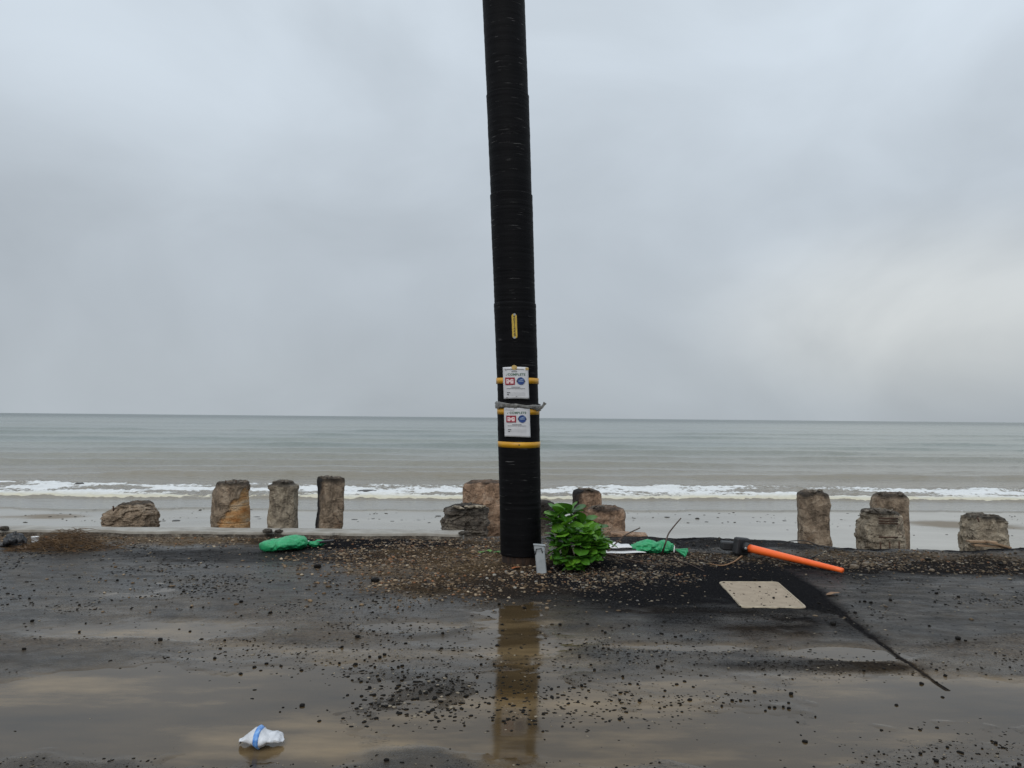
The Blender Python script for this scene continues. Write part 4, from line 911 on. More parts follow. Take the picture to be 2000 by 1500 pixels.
tips = [(1082, 992, 7.08, 1.15), (1104, 986, 7.10, 1.15), (1070, 1006, 6.98, 1.05), (1126, 1010, 7.12, 1.1), (1150, 1022, 7.15, 1.1), (1095, 1010, 6.95, 1.1), (1158, 1040, 7.05, 1.1), (1135, 1036, 6.9, 1.2), (1108, 1034, 6.84, 1.0), (1080, 1034, 6.86, .95),
        (1155, 1062, 6.92, 1.0), (1130, 1062, 6.78, .95), (1100, 1060, 6.74, .9), (1075, 1062, 6.80, .8), (1118, 1086, 6.72, .85), (1145, 1084, 6.78, .85), (1094, 1088, 6.72, .75), (1080, 1084, 6.78, .7), (1165, 1054, 7.2, 1.0), (1120, 1020, 7.3, 1.1), (1090, 1020, 7.25, 1), (1110, 1100, 6.74, .7), (1135, 1048, 7.3, 1)]
for i in range(20):
    a_ = rr.uniform(0, 6.28); q_ = math.sqrt(rr.random()); tips.append((1118 + 52 * q_ * math.cos(a_), 1048 + 46 * q_ * math.sin(a_) + 6, 7.05 - 0.30 * math.sqrt(1 - q_ * q_ * .9), rr.uniform(.55, .8)))
for px, py, Y_, sc in tips:
    tip = Vector(atY(px + 10, py + (11 if py < 1050 else 3), Y_)); b0 = Vector(pc0) + Vector((rr.uniform(-.05, .05), rr.uniform(-.04, .04), -.02)); mid = (tip + b0) / 2 + Vector((rr.uniform(-.04, .04), rr.uniform(-.04, .04), .05))
    v, f = tube([tuple(q) for q in smooth_path([b0, mid, tip], 8)], [0.007] * 4 + [0.005] * 4, 6); obj('stem', v, f, MT['stem'], plant)
    outw = (tip - Vector(pc0)).normalized(); k0 = rr.uniform(0, 6)
    nl = 7
    for k in range(nl):
        a = k0 + k * 2.4; el = 0.1 + 0.9 * (k / nl)
        d = Vector((math.cos(a), math.sin(a), 0)) * (1.1 - 0.6 * el) + outw * 0.55 + Vector((0, 0, el * 0.8 - 0.15 - (0.35 if py > 1070 else 0)))
        add_leaf(tip - outw * 0.045 * (1 - el), d, sc * rr.uniform(0.095, 0.165) * (1.15 - 0.35 * el))
for i in range(30):     # a few older leaves deep inside
    q = Vector(pc0) + Vector((rr.uniform(-.22, .22), rr.uniform(-.2, .2), rr.uniform(.03, .3))); add_leaf(q, (rr.uniform(-1, 1), rr.uniform(-1, .4), rr.uniform(-.5, .4)), rr.uniform(.07, .11))
# tiny weeds at the left foot of the pole
for i, (px, py) in enumerate(((940, 1081), (955, 1079), (972, 1081))):
    g0 = ground_at(px, py); wd = thing('weed', ('tiny green weed sprout in gravel, farthest from the pole', 'tiny green weed sprout in gravel, middle one beside the pole', 'tiny green weed sprout touching the left side of the pole')[i], 'weed', g0, 'weeds in the gravel by the pole')
    for k in range(5):
        o = bpy.data.objects.new('leaf', LEAVES[k % 5]); link(o, wd); a = k * 1.3 + i; o.rotation_euler = (0.5, 0, a); L = rr.uniform(.035, .05); o.scale = (L, L, L); o.location = (0, 0, 0.008)

# ------------------------------------------------------------------ green sandbags
def loft(name, spine, rads, seg, m, parent, seed, wr=0.12, flat=0.0):
    """bag body: rads = (half width, half height) along spine points"""
    V = []; n = len(spine); sp = [Vector(s) for s in spine]
    for i in range(n):
        T = (sp[min(i + 1, n - 1)] - sp[max(i - 1, 0)]).normalized(); A = T.cross(Vector((0, 0, 1))).normalized(); B = A.cross(T).normalized()
        a = np.linspace(0, 2 * np.pi, seg, endpoint=False); ca, sa = np.cos(a), np.sin(a); rw, rh = rads[i]; o1 = np.full(seg, 1.0)
        q = 1 - wr * 0.9 * np.abs(fbm(o1 * (i * 12.0 / n), ca * 3.2, sa * 3.2, 3, seed + 9)) + wr * 1.6 * fbm(o1 * (i * 13.5 / n), ca * 1.8 + 5, sa * 1.8, 4, seed)
        V += list(np.array(sp[i]) + np.array(A) * (rw * q * ca)[:, None] + np.array(B) * (rh * q * sa)[:, None])
    f = [tuple(q) for q in grid_faces(n, seg, True)[:, ::-1]] + [tuple(range(seg)), tuple((n - 1) * seg + k for k in range(seg))[::-1]]
    return obj(name, [tuple(q) for q in V], f, MT[m], parent)
def spine(px_rows, lift, n):
    n = n * 2
    return smooth_path([ground_at(x, y) + np.array([0, 0, l]) for (x, y), l in zip(px_rows, lift)], n)
def interp_r(keys, n):
    n = n * 2; k = np.array(keys); t = np.linspace(0, 1, n); return [(float(np.interp(a, k[:, 0], k[:, 1])), float(np.interp(a, k[:, 0], k[:, 2]))) for a in t]
sb = thing('sandbag', 'full green sandbag with black tie end lying on dark asphalt left of the pole', 'sandbag', ground_at(555, 1078), 'green sandbags')
loft('bag_body', spine([(514, 1079), (530, 1077), (555, 1075), (580, 1072), (600, 1069)], [.052, .058, .068, .068, .045], 30), interp_r([(0, .03, .02), (.04, .085, .045), (.2, .13, .055), (.5, .15, .062), (.75, .14, .076), (.88, .10, .064), (1, .022, .022)], 30), 56, 'bag', sb, 401, 0.13)
loft('bag_neck', spine([(600, 1069), (610, 1069), (622, 1067), (627, 1066)], [.045, .03, .03, .03], 14), interp_r([(0, .02, .02), (.4, .035, .026), (.8, .055, .035), (1, .05, .03)], 14), 30, 'bag', sb, 402, 0.4)
v, f = tube([tuple(q) for q in smooth_path([ground_at(600, 1069) + np.array([0, -.03, .03]), ground_at(601, 1069) + np.array([.01, -.02, .066]), ground_at(602, 1069) + np.array([.01, .02, .05])], 8)], 0.006, 6); obj('tie', v, f, MT['white'], sb)
A = np.array(ground_at(618, 1068)) + [0, 0, .045]; B = np.array(atY(652, 1056, A[1] + .05)); mb = MB(); d = Vector(B - A); rot = Vector((1, 0, 0)).rotation_difference(d).to_matrix()
mb.box((A + B) / 2, (d.length, .05, .022), rot); mb.build('tie_strap', MT['black'], sb, False, None, .004)
sb2 = thing('sandbag', 'slack green sandbag with flared tied neck lying right of the plant', 'sandbag', ground_at(1275, 1080), 'green sandbags')
loft('bag_body', spine([(1229, 1078), (1245, 1078), (1270, 1078), (1285, 1078), (1302, 1078), (1316, 1078)], [.035, .045, .052, .046, .052, .035], 34), interp_r([(0, .012, .014), (.08, .07, .032), (.35, .13, .062), (.5, .13, .056), (.62, .12, .058), (.8, .12, .064), (.93, .06, .045), (1, .018, .018)], 34), 56, 'bag', sb2, 411, 0.30)
v, f = tube([tuple(q) for q in smooth_path([ground_at(1315, 1080) + np.array([0, -.03, .01]), ground_at(1316, 1078) + np.array([0, -.02, .055]), ground_at(1317, 1076) + np.array([0, .02, .05])], 8)], 0.007, 6); obj('tie', v, f, MT['white'], sb2)
# flared neck: a folded fan of cloth
V = []; nn = 16
for i in range(nn + 1):
    t = i / nn
    a = ground_at(1317, 1079) + np.array([0, 0, .035]); b1 = atY(1345, 1072.5, 7.55) ; b2 = ground_at(1338, 1090) + np.array([0, 0, .012])
    e = np.array(b1) * (1 - t) + np.array(b2) * t
    for s in np.linspace(0, 1, 9):
        q = a * (1 - s) + e * s; q = q + np.array([0, 0.016 * math.sin(t * 18) * s, 0.012 * math.sin(t * 15 + 1) * s]); V.append(q)
o = obj('bag_neck', V, grid_faces(nn + 1, 9), MT['bag'], sb2); md = o.modifiers.new('solid', 'SOLIDIFY'); md.thickness = 0.004

# white boards
def board(pts, th, label, bumpy=0):
    P4 = [np.array(q) for q in pts]; n, k = 26, 5; V = []
    for i in range(n + 1):
        for j in range(k + 1):
            a, b = i / n, j / k; q = (P4[0] * (1 - a) + P4[1] * a) * (1 - b) + (P4[3] * (1 - a) + P4[2] * a) * b
            V.append(q + np.array([0, 0, bumpy * max(0, math.sin(a * 7 - 2.2)) * b + .003 * math.sin(a * 9)]))
    o = obj('plastic_board', V, grid_faces(n + 1, k + 1), MT['white'], None, False, None, tuple(P4[0])); md = o.modifiers.new('solid', 'SOLIDIFY'); md.thickness = th
    return tag(o, label, 'board', 'flat white boards by the sandbag')
g1 = ground_at(1165, 1084); g2 = ground_at(1262, 1083)
board([g1 + [0, 0, .014], g2 + [0, 0, .014], g2 + [-.10, .12, .022], g1 + [0, .13, .022]], .008, 'lower flat white board lying on gravel between plant and green sandbag')
board([g1 + [0, .06, .060], g2 + [-.13, .05, .055], g2 + [-.14, .22, .060], g1 + [0, .22, .062]], .006, 'upper crumpled white board behind the lower board by the sandbag', .03)
mb = MB(); q = (g1 + g2) / 2; mb.box(q + np.array([-.05, .13, .032]), (.42, .10, .022)); o = mb.build('gap_shade_strip', MT['black'], None, False, tuple(q), .003); tag(o, 'thin black strip added to paint the shaded gap between the two white boards', 'strip')  # black box added to paint the shade in the gap between the boards

# ------------------------------------------------------------------ orange delineator post, tipped over
A = ground_at(1463, 1092); A = np.array(atY(1464, 1071, A[1] + 0.12)); B = ground_at(1646, 1121) + np.array([0, 0, .030])
root = thing('delineator_post', 'orange traffic post tipped over with its black rubber base at left', 'traffic post', (A[0], A[1], 0))
v, f = tube([tuple(A + (B - A) * t) for t in np.linspace(0, 1, 14)], list(np.linspace(.044, .024, 14)), 28, True, 0.92); o = obj('post', v, f, MT['orange'], root)
d = Vector(A - B).normalized(); A_ = Vector(A)
v, f = tube([tuple(A_ + d * t) for t in (-.004, .05, .07)], [.050, .050, .042], 20); obj('socket', v, f, MT['rubber'], root)
rot = Vector((1, 0, 0)).rotation_difference(d).to_matrix() @ Matrix.Rotation(0.25, 3, 'X')
mb = MB(); mb.box(A_ + d * .10 + Vector((0, 0, .0)), (.075, .19, .175), rot); mb.build('base', MT['rubber'], root, False, None, .022)
mb = MB(); mb.box(A_ + d * .22 + Vector((-.02, 0, -.018)), (.17, .11, .085), Matrix.Rotation(0.08, 3, 'Y')); mb.build('base_block', MT['rubber'], root, False, None, .015)
v, f = tube([tuple(A_ + d * .1 + Vector((.01, -.11, .0))), tuple(A_ + d * .1 + Vector((.01, -.125, .0)))], .012, 10); obj('bolt', v, f, MT['steel'], root)

# ------------------------------------------------------------------ utility box cover set in the asphalt
cn = [ground_at(1403, 1137), ground_at(1519, 1138), ground_at(1577, 1188), ground_at(1448, 1188)]
zc = max(q[2] for q in cn) + 0.008
cn = [Vector((q[0], q[1], zc)) for q in cn]; ctr = sum(cn, Vector()) / 4
root = thing('utility_cover', 'pale rectangular utility box cover with raised rim in dark asphalt', 'utility cover', ctr)
def rounded(sc, rad):
    P = [ctr + (q - ctr) * sc for q in cn]; o = []
    for i in range(4):
        a, b, c_ = P[i - 1], P[i], P[(i + 1) % 4]; u1 = (a - b).normalized() * rad; u2 = (c_ - b).normalized() * rad
        for t in np.linspace(0, 1, 6): o.append((b + u1) * (1 - t) ** 2 + b * 2 * t * (1 - t) + (b + u2) * t * t)
    return o
o1, i1, i2 = rounded(1.0, .05), rounded(.945, .045), rounded(.935, .045); k = len(o1)
V = [tuple(q + Vector((0, 0, -.05))) for q in o1] + [tuple(q + Vector((0, 0, -.004))) for q in o1] + [tuple(ctr + (q - ctr) * .99) for q in o1] + [tuple(q) for q in i1] + [tuple(q + Vector((0, 0, -.03))) for q in i1]
obj('rim', V, grid_faces(5, k, True), MT['coverrim'], root, False)
V = [tuple(q + Vector((0, 0, -.004))) for q in i2] + [tuple(q + Vector((0, 0, -.04))) for q in i2]
obj('lid', V, [tuple(range(k))[::-1]] + [(i, (i + 1) % k, k + (i + 1) % k, k + i)[::-1] for i in range(k)], MT['cover'], root, False)

# ------------------------------------------------------------------ white crushed packet in the foreground puddle
c = ground_at(511, 1458); c[2] = LEVEL - .002
root = thing('plastic_packet', 'crushed white plastic packet with blue label in the foreground puddle', 'packet', c)
W = 0.180
tk = [0, .05, .15, .3, .42, .5, .58, .68, .8, .92, 1]; hk = [.006, .030, .044, .066, .080, .080, .066, .055, .052, .044, .012]; dk = [.01, .03, .045, .06, .062, .062, .055, .045, .045, .04, .01]; lk = [.030, .026, .018, .012, .004, .000, .006, .020, .018, .016, .028]
def packet(t0, t1, grow, name, m, par):
    n = max(6, int((t1 - t0) * 44)); seg = 30; V = []
    for i in range(n + 1):
        t = t0 + (t1 - t0) * i / n; hh = float(np.interp(t, tk, hk)) ; dd = float(np.interp(t, tk, dk)); ll = float(np.interp(t, tk, lk))
        for k in range(seg):
            a = 2 * math.pi * k / seg; wv = float(fbm(np.array([t * 8]), np.array([math.cos(a) * 1.6]), math.sin(a) * 1.6, 4, 501)[0])
            g_ = 1 + grow + .22 * wv; zz = ll + (hh - ll) * .5 + (hh - ll) * .5 * g_ * math.sin(a)
            V.append((c[0] + (t - .5) * W + .005 * wv, c[1] + dd * g_ * math.cos(a) + .01 * math.sin(t * 9), c[2] + max(zz, -.003)))
    f = [tuple(q) for q in grid_faces(n + 1, seg, True)[:, ::-1]] + [tuple(range(seg)), tuple(n * seg + k for k in range(seg))[::-1]]
    return obj(name, V, f, MT[m], par)
body = packet(0, 1, 0, 'film', 'dirtywhite', root); packet(.41, .53, .03, 'blue_label', 'bluepl', root)

# ------------------------------------------------------------------ left corner: bag, cup, rope, brush pile
c = ground_at(27, 1068)
def lump(name, ctr_, r, seed, m, parent, amp=.25, sub=4, loc=None):
    bm = bmesh.new(); bmesh.ops.create_icosphere(bm, subdivisions=sub, radius=1); co = np.array([q.co[:] for q in bm.verts])
    d = 1 + amp * fbm(co[:, 0] * 1.6, co[:, 1] * 1.6, co[:, 2] * 1.6, 4, seed) - amp * .5 * np.abs(fbm(co[:, 0] * 3, co[:, 1] * 3, co[:, 2] * 3, 3, seed + 5))
    V = np.array(ctr_) + co * d[:, None] * np.array(r); f = [tuple(x.index for x in q.verts) for q in bm.faces]; bm.free()
    return obj(name, V, f, MT[m], parent, True, None, loc)
root = thing('rubbish_bag', 'small black plastic rubbish bag with tied top at far left', 'rubbish bag', c)
lump('bag_body', c + [-.02, .03, .05], (.095, .08, .085), 601, 'blackbag', root, .5); lump('bag_body', c + [.075, .0, .04], (.045, .05, .075), 602, 'blackbag', root, .5)
v, f = tube([tuple(c + [0, .02, .10]), tuple(c + [-.005, .02, .125]), tuple(c + [-.012, .02, .15])], [.03, .012, .022], 10); obj('knot', v, f, MT['blackbag'], root)
v, f = tube([tuple(c + [-.09, 0, .012]), tuple(c + [-.2, -.01, .012])], [.016, .012], 8); obj('loose_tail', v, f, MT['blackbag'], root)
c = ground_at(68, 1062)
root = thing('plastic_cup', 'small white plastic cup standing between black bag and brush pile', 'cup', c)
V = []; sg = 24
for z, r in ((0, .0), (0, .027), (.02, .029), (.03, .031), (.033, .029), (.045, .033), (.07, .036), (.072, .038), (.074, .036), (.06, .032), (.012, .026), (.012, 0)):
    for k in range(sg): a = 2 * math.pi * k / sg; V.append((c[0] + r * math.cos(a), c[1] + r * math.sin(a), c[2] + z))
obj('cup_wall', V, [tuple(q) for q in grid_faces(12, sg, True)], MT['white'], root)
pts = [ground_at(x, y) + np.array([0, 0, .012]) for x, y in ((36, 1071), (41, 1068), (49, 1069), (50, 1073), (42, 1074), (37, 1072), (46, 1074), (58, 1072), (70, 1070))]
v, f = tube([tuple(q) for q in smooth_path(pts, 50)], .009, 7); o = obj('rope', v, f, MT['rope'], None, True, None, tuple(pts[0])); tag(o, 'short looped end of pale frayed rope below the black bag', 'rope')
# brush pile
rr = random.Random(5); mb = MB(); c = ground_at(145, 1072)
for i in range(900):
    t = rr.random() ; x = rr.gauss(-.12, .24); x = max(-.55, min(.6, x)); y = rr.gauss(0, .10); hgt = max(.012, .19 * math.exp(-((x + .17) / .17) ** 2) + .18 * math.exp(-((x - .06) / .13) ** 2) + .05 * math.exp(-((x - .3) / .2) ** 2)) * (1 - min(1, abs(y) / .28))
    p0 = c + np.array([x, y, rr.uniform(0, hgt)]); a = rr.gauss(0, .8) + (math.pi if rr.random() < .5 else 0); L = rr.uniform(.05, .22); d = np.array([math.cos(a), math.sin(a) * .7, rr.uniform(-.35, .30)]) * L
    p1 = p0 + d * .5 + np.array([0, 0, rr.uniform(0, .02)]); p2 = p0 + d; p1[2] = max(p1[2], c[2] + .003); p2[2] = max(p2[2], c[2] + .002)
    v, f = tube([tuple(p0), tuple(p1), tuple(p2)], [rr.uniform(.0015, .0035), rr.uniform(.0015, .003), .001], 3, False); mb.add(v, f)
bp = mb.build('stalks', MT['drybrush'], None, False, tuple(c)); bp.name = 'brush_pile'; tag(bp, 'low heap of dead brown stalks on the dirt at far left', 'brush pile')
v, f = tube([tuple(ground_at(150, 1066) + [0, 0, .06]), tuple(ground_at(172, 1056) + [0, 0, .07])], [.006, .004], 6); o = obj('stick', v, f, MT['rope'], None, True, None, tuple(ground_at(150, 1066))); tag(o, 'pale straight stick poking out of the brown brush pile', 'stick')

# ------------------------------------------------------------------ sticks, branches and wires
def twig(label, pts, r0, r1, m='twig', group='bare sticks and branches', n=20, name='twig'):
    P = smooth_path(pts, n); v, f = tube([tuple(q) for q in P], list(np.linspace(r0, r1, n)), 7)
    o = obj(name, v, f, MT[m], None, True, None, tuple(P[0])); return tag(o, label, 'twig', group)
g = ground_at
twig('thin stick leaning left of the green sandbag, over the white boards', [g(1183, 1082), atY(1200, 1064, 7.75), atY(1222, 1045, 7.8), atY(1250, 1031, 7.9)], .009, .006)
twig('thin stick rising across the slack green sandbag', [g(1291, 1086) + [0, -.03, .02], atY(1300, 1060, 7.5), atY(1306, 1042, 7.6), atY(1318, 1026, 7.65), atY(1330, 1012, 7.7)], .009, .006)
twig('brown branch lying on gravel below the white boards', [g(1182, 1083) + [0, 0, .01], g(1215, 1092) + [0, 0, .012], g(1250, 1100) + [0, 0, .01], g(1290, 1106) + [0, 0, .008]], .008, .004)
twig('long thin stick on asphalt right of the slack sandbag neck', [g(1300, 1092) + [0, 0, .008], g(1345, 1104) + [0, 0, .012], g(1375, 1117) + [0, 0, .008]], .004, .003)
twig('curved reddish stick on gravel below the black post base', [g(1385, 1103) + [0, 0, .01], g(1410, 1107) + [0, 0, .012], g(1432, 1101) + [0, 0, .015], g(1449, 1090) + [0, 0, .02]], .004, .009, 'deadleaf')
twig('long dark wire arching over the asphalt edge behind the orange post', [atY(1520, 1067, 8.1), atY(1532, 1061, 8.1), atY(1548, 1056.5, 8.1), atY(1575, 1057, 8.1), atY(1600, 1066, 8.0), atY(1640, 1073, 7.9), atY(1680, 1082, 7.8), g(1732, 1091) + [0, 0, .01]], .005, .006, 'twigdark', 'dark wires and twigs behind the orange post', 40)
twig('short dark twig crossing behind the middle of the orange post', [g(1577, 1096) + [0, 0, .02], atY(1600, 1083, 7.8), atY(1622, 1074, 7.9)], .008, .005, 'twigdark', 'dark wires and twigs behind the orange post')
twig('dark wavy twig lying along the asphalt edge by the tall pile', [atY(1480, 1059, 8.35), atY(1495, 1064, 8.3), atY(1524, 1066, 8.2), atY(1538, 1060, 8.2), atY(1550, 1059, 8.2)], .003, .003, 'twigdark', 'dark wires and twigs behind the orange post')
twig('dark twig lying low in front of the tall brown pile', [atY(1560, 1071, 8.05), atY(1580, 1067, 8.05), atY(1605, 1067, 8.0), atY(1640, 1073, 7.95)], .004, .003, 'twigdark', 'dark wires and twigs behind the orange post')
twig('short thin twig sticking up just right of the rebar stump', [atY(1773, 1072, 8.1), atY(1780, 1079, 8.0)], .004, .004, 'twigdark', 'twigs at the edge right of the rebar stump', 6)
twig('second short thin twig at the edge left of the planked stump', [atY(1791, 1071, 8.15), atY(1800, 1079, 8.0)], .004, .004, 'twigdark', 'twigs at the edge right of the rebar stump', 6)
twig('pale splinter lying on black asphalt left of the pole', [g(722, 1057) + [0, 0, .008], g(745, 1051) + [0, 0, .01]], .006, .004, 'rope')

# ------------------------------------------------------------------ loose stones, clods, leaves
def rock_mesh(seed, name='rock', sub=2):
    bm = bmesh.new(); bmesh.ops.create_icosphere(bm, subdivisions=sub, radius=1); co = np.array([q.co[:] for q in bm.verts])
    d = 1 + .38 * fbm(co[:, 0] * 1.3 + seed, co[:, 1] * 1.3, co[:, 2] * 1.3, 3, seed); co = co * d[:, None]
    co = np.sign(co) * np.minimum(np.abs(co), .78 + .2 * ((seed * 7) % 5) / 5)
    f = [tuple(x.index for x in q.verts) for q in bm.faces]; bm.free(); return mesh_from(name, co, f, None, False)
RK = [rock_mesh(i) for i in range(8)]
def with_mat(me, m):
    c_ = me.copy(); c_.materials.append(MT[m]); return c_
RKM = {m: [with_mat(r, m) for r in RK] for m in ('clod', 'tan', 'kelp', 'conc_dark')}
def stone(name, label, cat, p_, size, m, group, flat=.6, seed=0, lenx=1.2):
    o = bpy.data.objects.new(name, RKM[m][seed % 8]); o.location = (p_[0], p_[1], p_[2] + size * flat * .55); o.scale = (size * lenx, size, size * flat)
    o.rotation_euler = (0, 0, (seed * 1.7) % 6.28); COL.objects.link(o); return tag(o, label, cat, group)
def px2m(px, y): return px / FPX * y
for i, (x, y, sz, m, lab) in enumerate(((620, 1104, 14, 'clod', 'dark stone on wet asphalt below the neck of the left sandbag'), (595, 1108, 8, 'tan', 'smaller brown stone just left of the dark stone below the sandbag'), (685, 1113, 10, 'tan', 'flat tan stone on the asphalt between sandbag and gravel'), (750, 1104, 11, 'tan', 'round tan stone at the left edge of the brown gravel'),
                                        (733, 1131, 16, 'clod', 'wide flat black clod at the left lower edge of the gravel'), (1668, 1105, 15, 'tan', 'grey tan block in gravel right of the orange post tip'), (1690, 1100, 12, 'tan', 'pale broken chunk on gravel right of the orange post'), (1820, 1113, 9, 'tan', 'orange brown stone in dark gravel under the rebar stump'), (1955, 1101, 10, 'clod', 'dark stone at the far right below the planked stump'), (1813, 1088, 12, 'clod', 'dark stone on asphalt edge between the right stumps'))):
    p_ = g(x, y + sz * .3); stone('loose_stone', lab, 'stone', p_, px2m(sz, p_[1]) / 2, m, None, .7, i)
for i, (x, y, sz, lab) in enumerate(((522, 1040, 22, 'wide black asphalt lump on the kerb wall above the left sandbag'), (545, 1039, 15, 'smaller black lump on the kerb wall behind the capped pile foot'), (8, 1034, 20, 'dark debris lump on the kerb at the far left edge'), (905, 1043, 18, 'dark lump at the kerb end beside the broken dark pile'))):
    p_ = atz(x, y, .012); stone('asphalt_lump', lab, 'asphalt lump', p_, px2m(sz, p_[1]) / 2, 'conc_dark', 'black lumps along the kerb wall', .45, i + 3)
def flatleaf(px, py, L, m, label, rot):
    p_ = g(px, py); o = bpy.data.objects.new('fallen_leaf', LEAVES[2].copy()); o.data.materials.clear(); o.data.materials.append(MT[m]); o.scale = (L, L, L * .6); o.rotation_euler = (0.12, .1, rot); o.location = (p_[0], p_[1], p_[2] + L * .14); COL.objects.link(o); return tag(o, label, 'leaf')
flatleaf(1643, 1162, .11, 'deadleaf', 'brown dry leaf on wet asphalt right of the utility cover', 1.5)
flatleaf(1018, 1111, .10, 'orangeleaf', 'orange dead leaf on the gravel at the front foot of the pole', 1.75)
flatleaf(1745, 1113, .06, 'plank', 'pale leaf on dark gravel beneath the rebar stump', 1.3)

CLODS = [(471,1173,9),(313,1247,11),(47,1266,8),(419,1284,8),(67,1152,5),(155,1180,6),(63,1211,8),(229,1132,6),(155,1127,5),(332,1136,5),(397,1185,5),(305,1184,5),(256,1188,5),(305,1228,4),(371,1232,7),(350,1229,5),(155,1233,7),(439,1249,6),(470,1315,9),(497,1301,9),
 (698,1241,11),(668,1262,7),(751,1277,8),(742,1282,9),(722,1281,7),(712,1288,6),(694,1296,10),(663,1294,7),(732,1301,6),(778,1301,7),(549,1299,7),(589,1307,8),(940,1296,7),(965,1296,6),(932,1320,7),(983,1322,7),(590,1376,13),(553,1383,6),(547,1391,6),(731,1356,9),(722,1341,9),(802,1220,6),
 (1024,1186,8),(975,1179,7),(1094,1218,8),(1132,1282,7),(1154,1297,6),(1161,1307,7),(1052,1322,9),(1122,1342,7),(1322,1335,8),(1337,1329,8),(1369,1317,7),(1354,1340,7),(1347,1365,10),(1249,1367,8),(1210,1366,7),(1194,1367,7),(1289,1382,7),(1298,1379,7),(1332,1389,7),(982,1364,8),
 (1627,1216,12),(1871,1245,12),(1689,1173,7),(1701,1175,8),(1670,1195,7),(1800,1335,11),(1572,1446,12),(1945,1449,9),(1722,1424,7),(1797,1424,8),(1798,1470,8),(1829,1484,11),(1545,1353,9),(1474,1349,8),(1430,1366,8),(1503,1380,7),(1513,1380,7),(1541,1382,8),(1530,1379,7),(1846,1318,8),(1739,1170,8),(1829,1157,8),(1872,1164,7),(1815,1221,6),(1886,1250,6),(1751,1379,8),(1841,1362,8),(1475,1141,7),(1484,1157,5),(1511,1178,6),(1536,1177,5)]
GC = 'dark clods scattered on the wet asphalt'
COLS = [(110, 'at the far left of the road'), (320, 'straight below the rubble mound'), (500, 'straight below the round orange pile'), (610, 'straight below the green left sandbag'),
        (720, 'just right of below the left sandbag'), (850, 'midway between left sandbag and pole'), (985, 'just left of the pole reflection'), (1085, 'within the pole reflection'), (1200, 'straight below the green plant'),
        (1350, 'straight below the slack sandbag'), (1480, 'below left half of utility cover'), (1585, 'below right half of utility cover'), (1680, 'below the orange post tip'), (1790, 'below the stump with rebar'), (1880, 'below the gap between right stumps'), (2100, 'at the far right of the road')]
def clod_label(x, y, sz):
    size = 'tiny' if sz < 6.3 else 'small' if sz < 8.6 else 'large'
    if 1400 < x < 1580 and 1136 < y < 1190: return size + ' black crumb lying on the pale cover, ' + ('left half' if x < 1490 else 'right half')
    col = next(t for c_, t in COLS if x < c_)
    row = 'near the gravel' if y < 1200 else 'mid road' if y < 1300 else 'by the puddles' if y < 1390 else 'near the bottom edge'
    return f'{size} black clod {row}, {col}'
for i, (x, y, sz) in enumerate(CLODS):
    p_ = g(x, y + sz * .35); on = 1400 < x < 1580 and 1136 < y < 1190
    if on: p_[2] = zc - .004
    elif p_[2] < LEVEL: p_[2] = LEVEL - .003
    stone('mud_clod', clod_label(x, y, sz), 'clod', p_, px2m(sz, p_[1]) / 2 * .88, 'clod', GC, .75, i, 1.15)
rr = random.Random(77); placed = len(CLODS)
RS = np.random.RandomState(77); CX = RS.uniform(-3.6, 4.0, 5000); CY = RS.uniform(3.02, 6.2, 5000)
d = .05 + .45 * np.maximum(0, fbm(CX * 1.3, CY * 2.2, 0, 3, 640)) + 2.6 * ell(CX, CY, -.42, 3.76, .62, .28, .9, .8, 50) + .45 * ell(CX, CY, -.7, 4.3, 1.0, .35, .6, .5, 641) + .4 * ell(CX, CY, 1.9, 4.3, .9, .25, .6, .5, 642) + .5 * ell(CX, CY, 1.9, 3.15, .5, .2, .6, .5, 643) + .35 * ell(CX, CY, .7, 4.1, .9, .4, .6, .5, 644)
d = np.where((CY < 4.1) & (CX < -.9), d * .12, d); d = np.where((CX > 1.5) & (CX < 2.6) & (CY > 3.5) & (CY < 4.05), d * .15, d)
ok = (RS.uniform(0, 1, 5000) < d) & (np.abs(CX) < CY * .66); CX, CY = CX[ok], CY[ok]; CZ = np.maximum(height(CX, CY), LEVEL - .002)
for x, y, z in zip(CX[:180], CY[:180], CZ[:180]):
    s = rr.uniform(.004, .009) * (1.25 if y > 4.6 else 1)
    stone('mud_clod', clod_label(1000 + x / y * 1500, 815 + 1.35 / y * 1510, s * 2 * 1500 / y), 'clod', (x, y, z), s, 'clod', GC, rr.uniform(.5, .8), placed, rr.uniform(1.0, 1.7)); placed += 1

def scatter(name, n, gen, m, seed, flat=(.35, .7)):
    """thousands of small stones as one joined mesh with a tint per stone"""
    r = np.random.RandomState(seed); bm = bmesh.new(); bmesh.ops.create_icosphere(bm, subdivisions=1, radius=1)
    ico = np.array([q.co[:] for q in bm.verts]); fc = np.array([[x.index for x in q.verts] for q in bm.faces]); bm.free()
    P_, Sz, Cl = gen(r, n); n = len(P_); kk = len(ico)
    a = r.uniform(0, 6.28, n); st = r.uniform(.9, 1.8, n); fl = r.uniform(*flat, n)
    j = 1 + .28 * r.uniform(-1, 1, (n, kk)); v = ico[None] * j[..., None]
    v = v * np.stack([Sz * st, Sz, Sz * fl], -1)[:, None, :]
    ca, sa = np.cos(a)[:, None], np.sin(a)[:, None]
    X_ = v[..., 0] * ca - v[..., 1] * sa; Y_ = v[..., 0] * sa + v[..., 1] * ca
    V = np.stack([X_, Y_, v[..., 2]], -1) + P_[:, None, :] + np.array([0, 0, 1]) * (Sz * fl * .35)[:, None, None]
    Fq = (fc[None] + (np.arange(n) * kk)[:, None, None]).reshape(-1, 3)
    o = obj(name, V.reshape(-1, 3), Fq, MT[m], None, False); vcol(o, 'tint', np.repeat(Cl, kk, 0)); return kind(o, 'stuff')
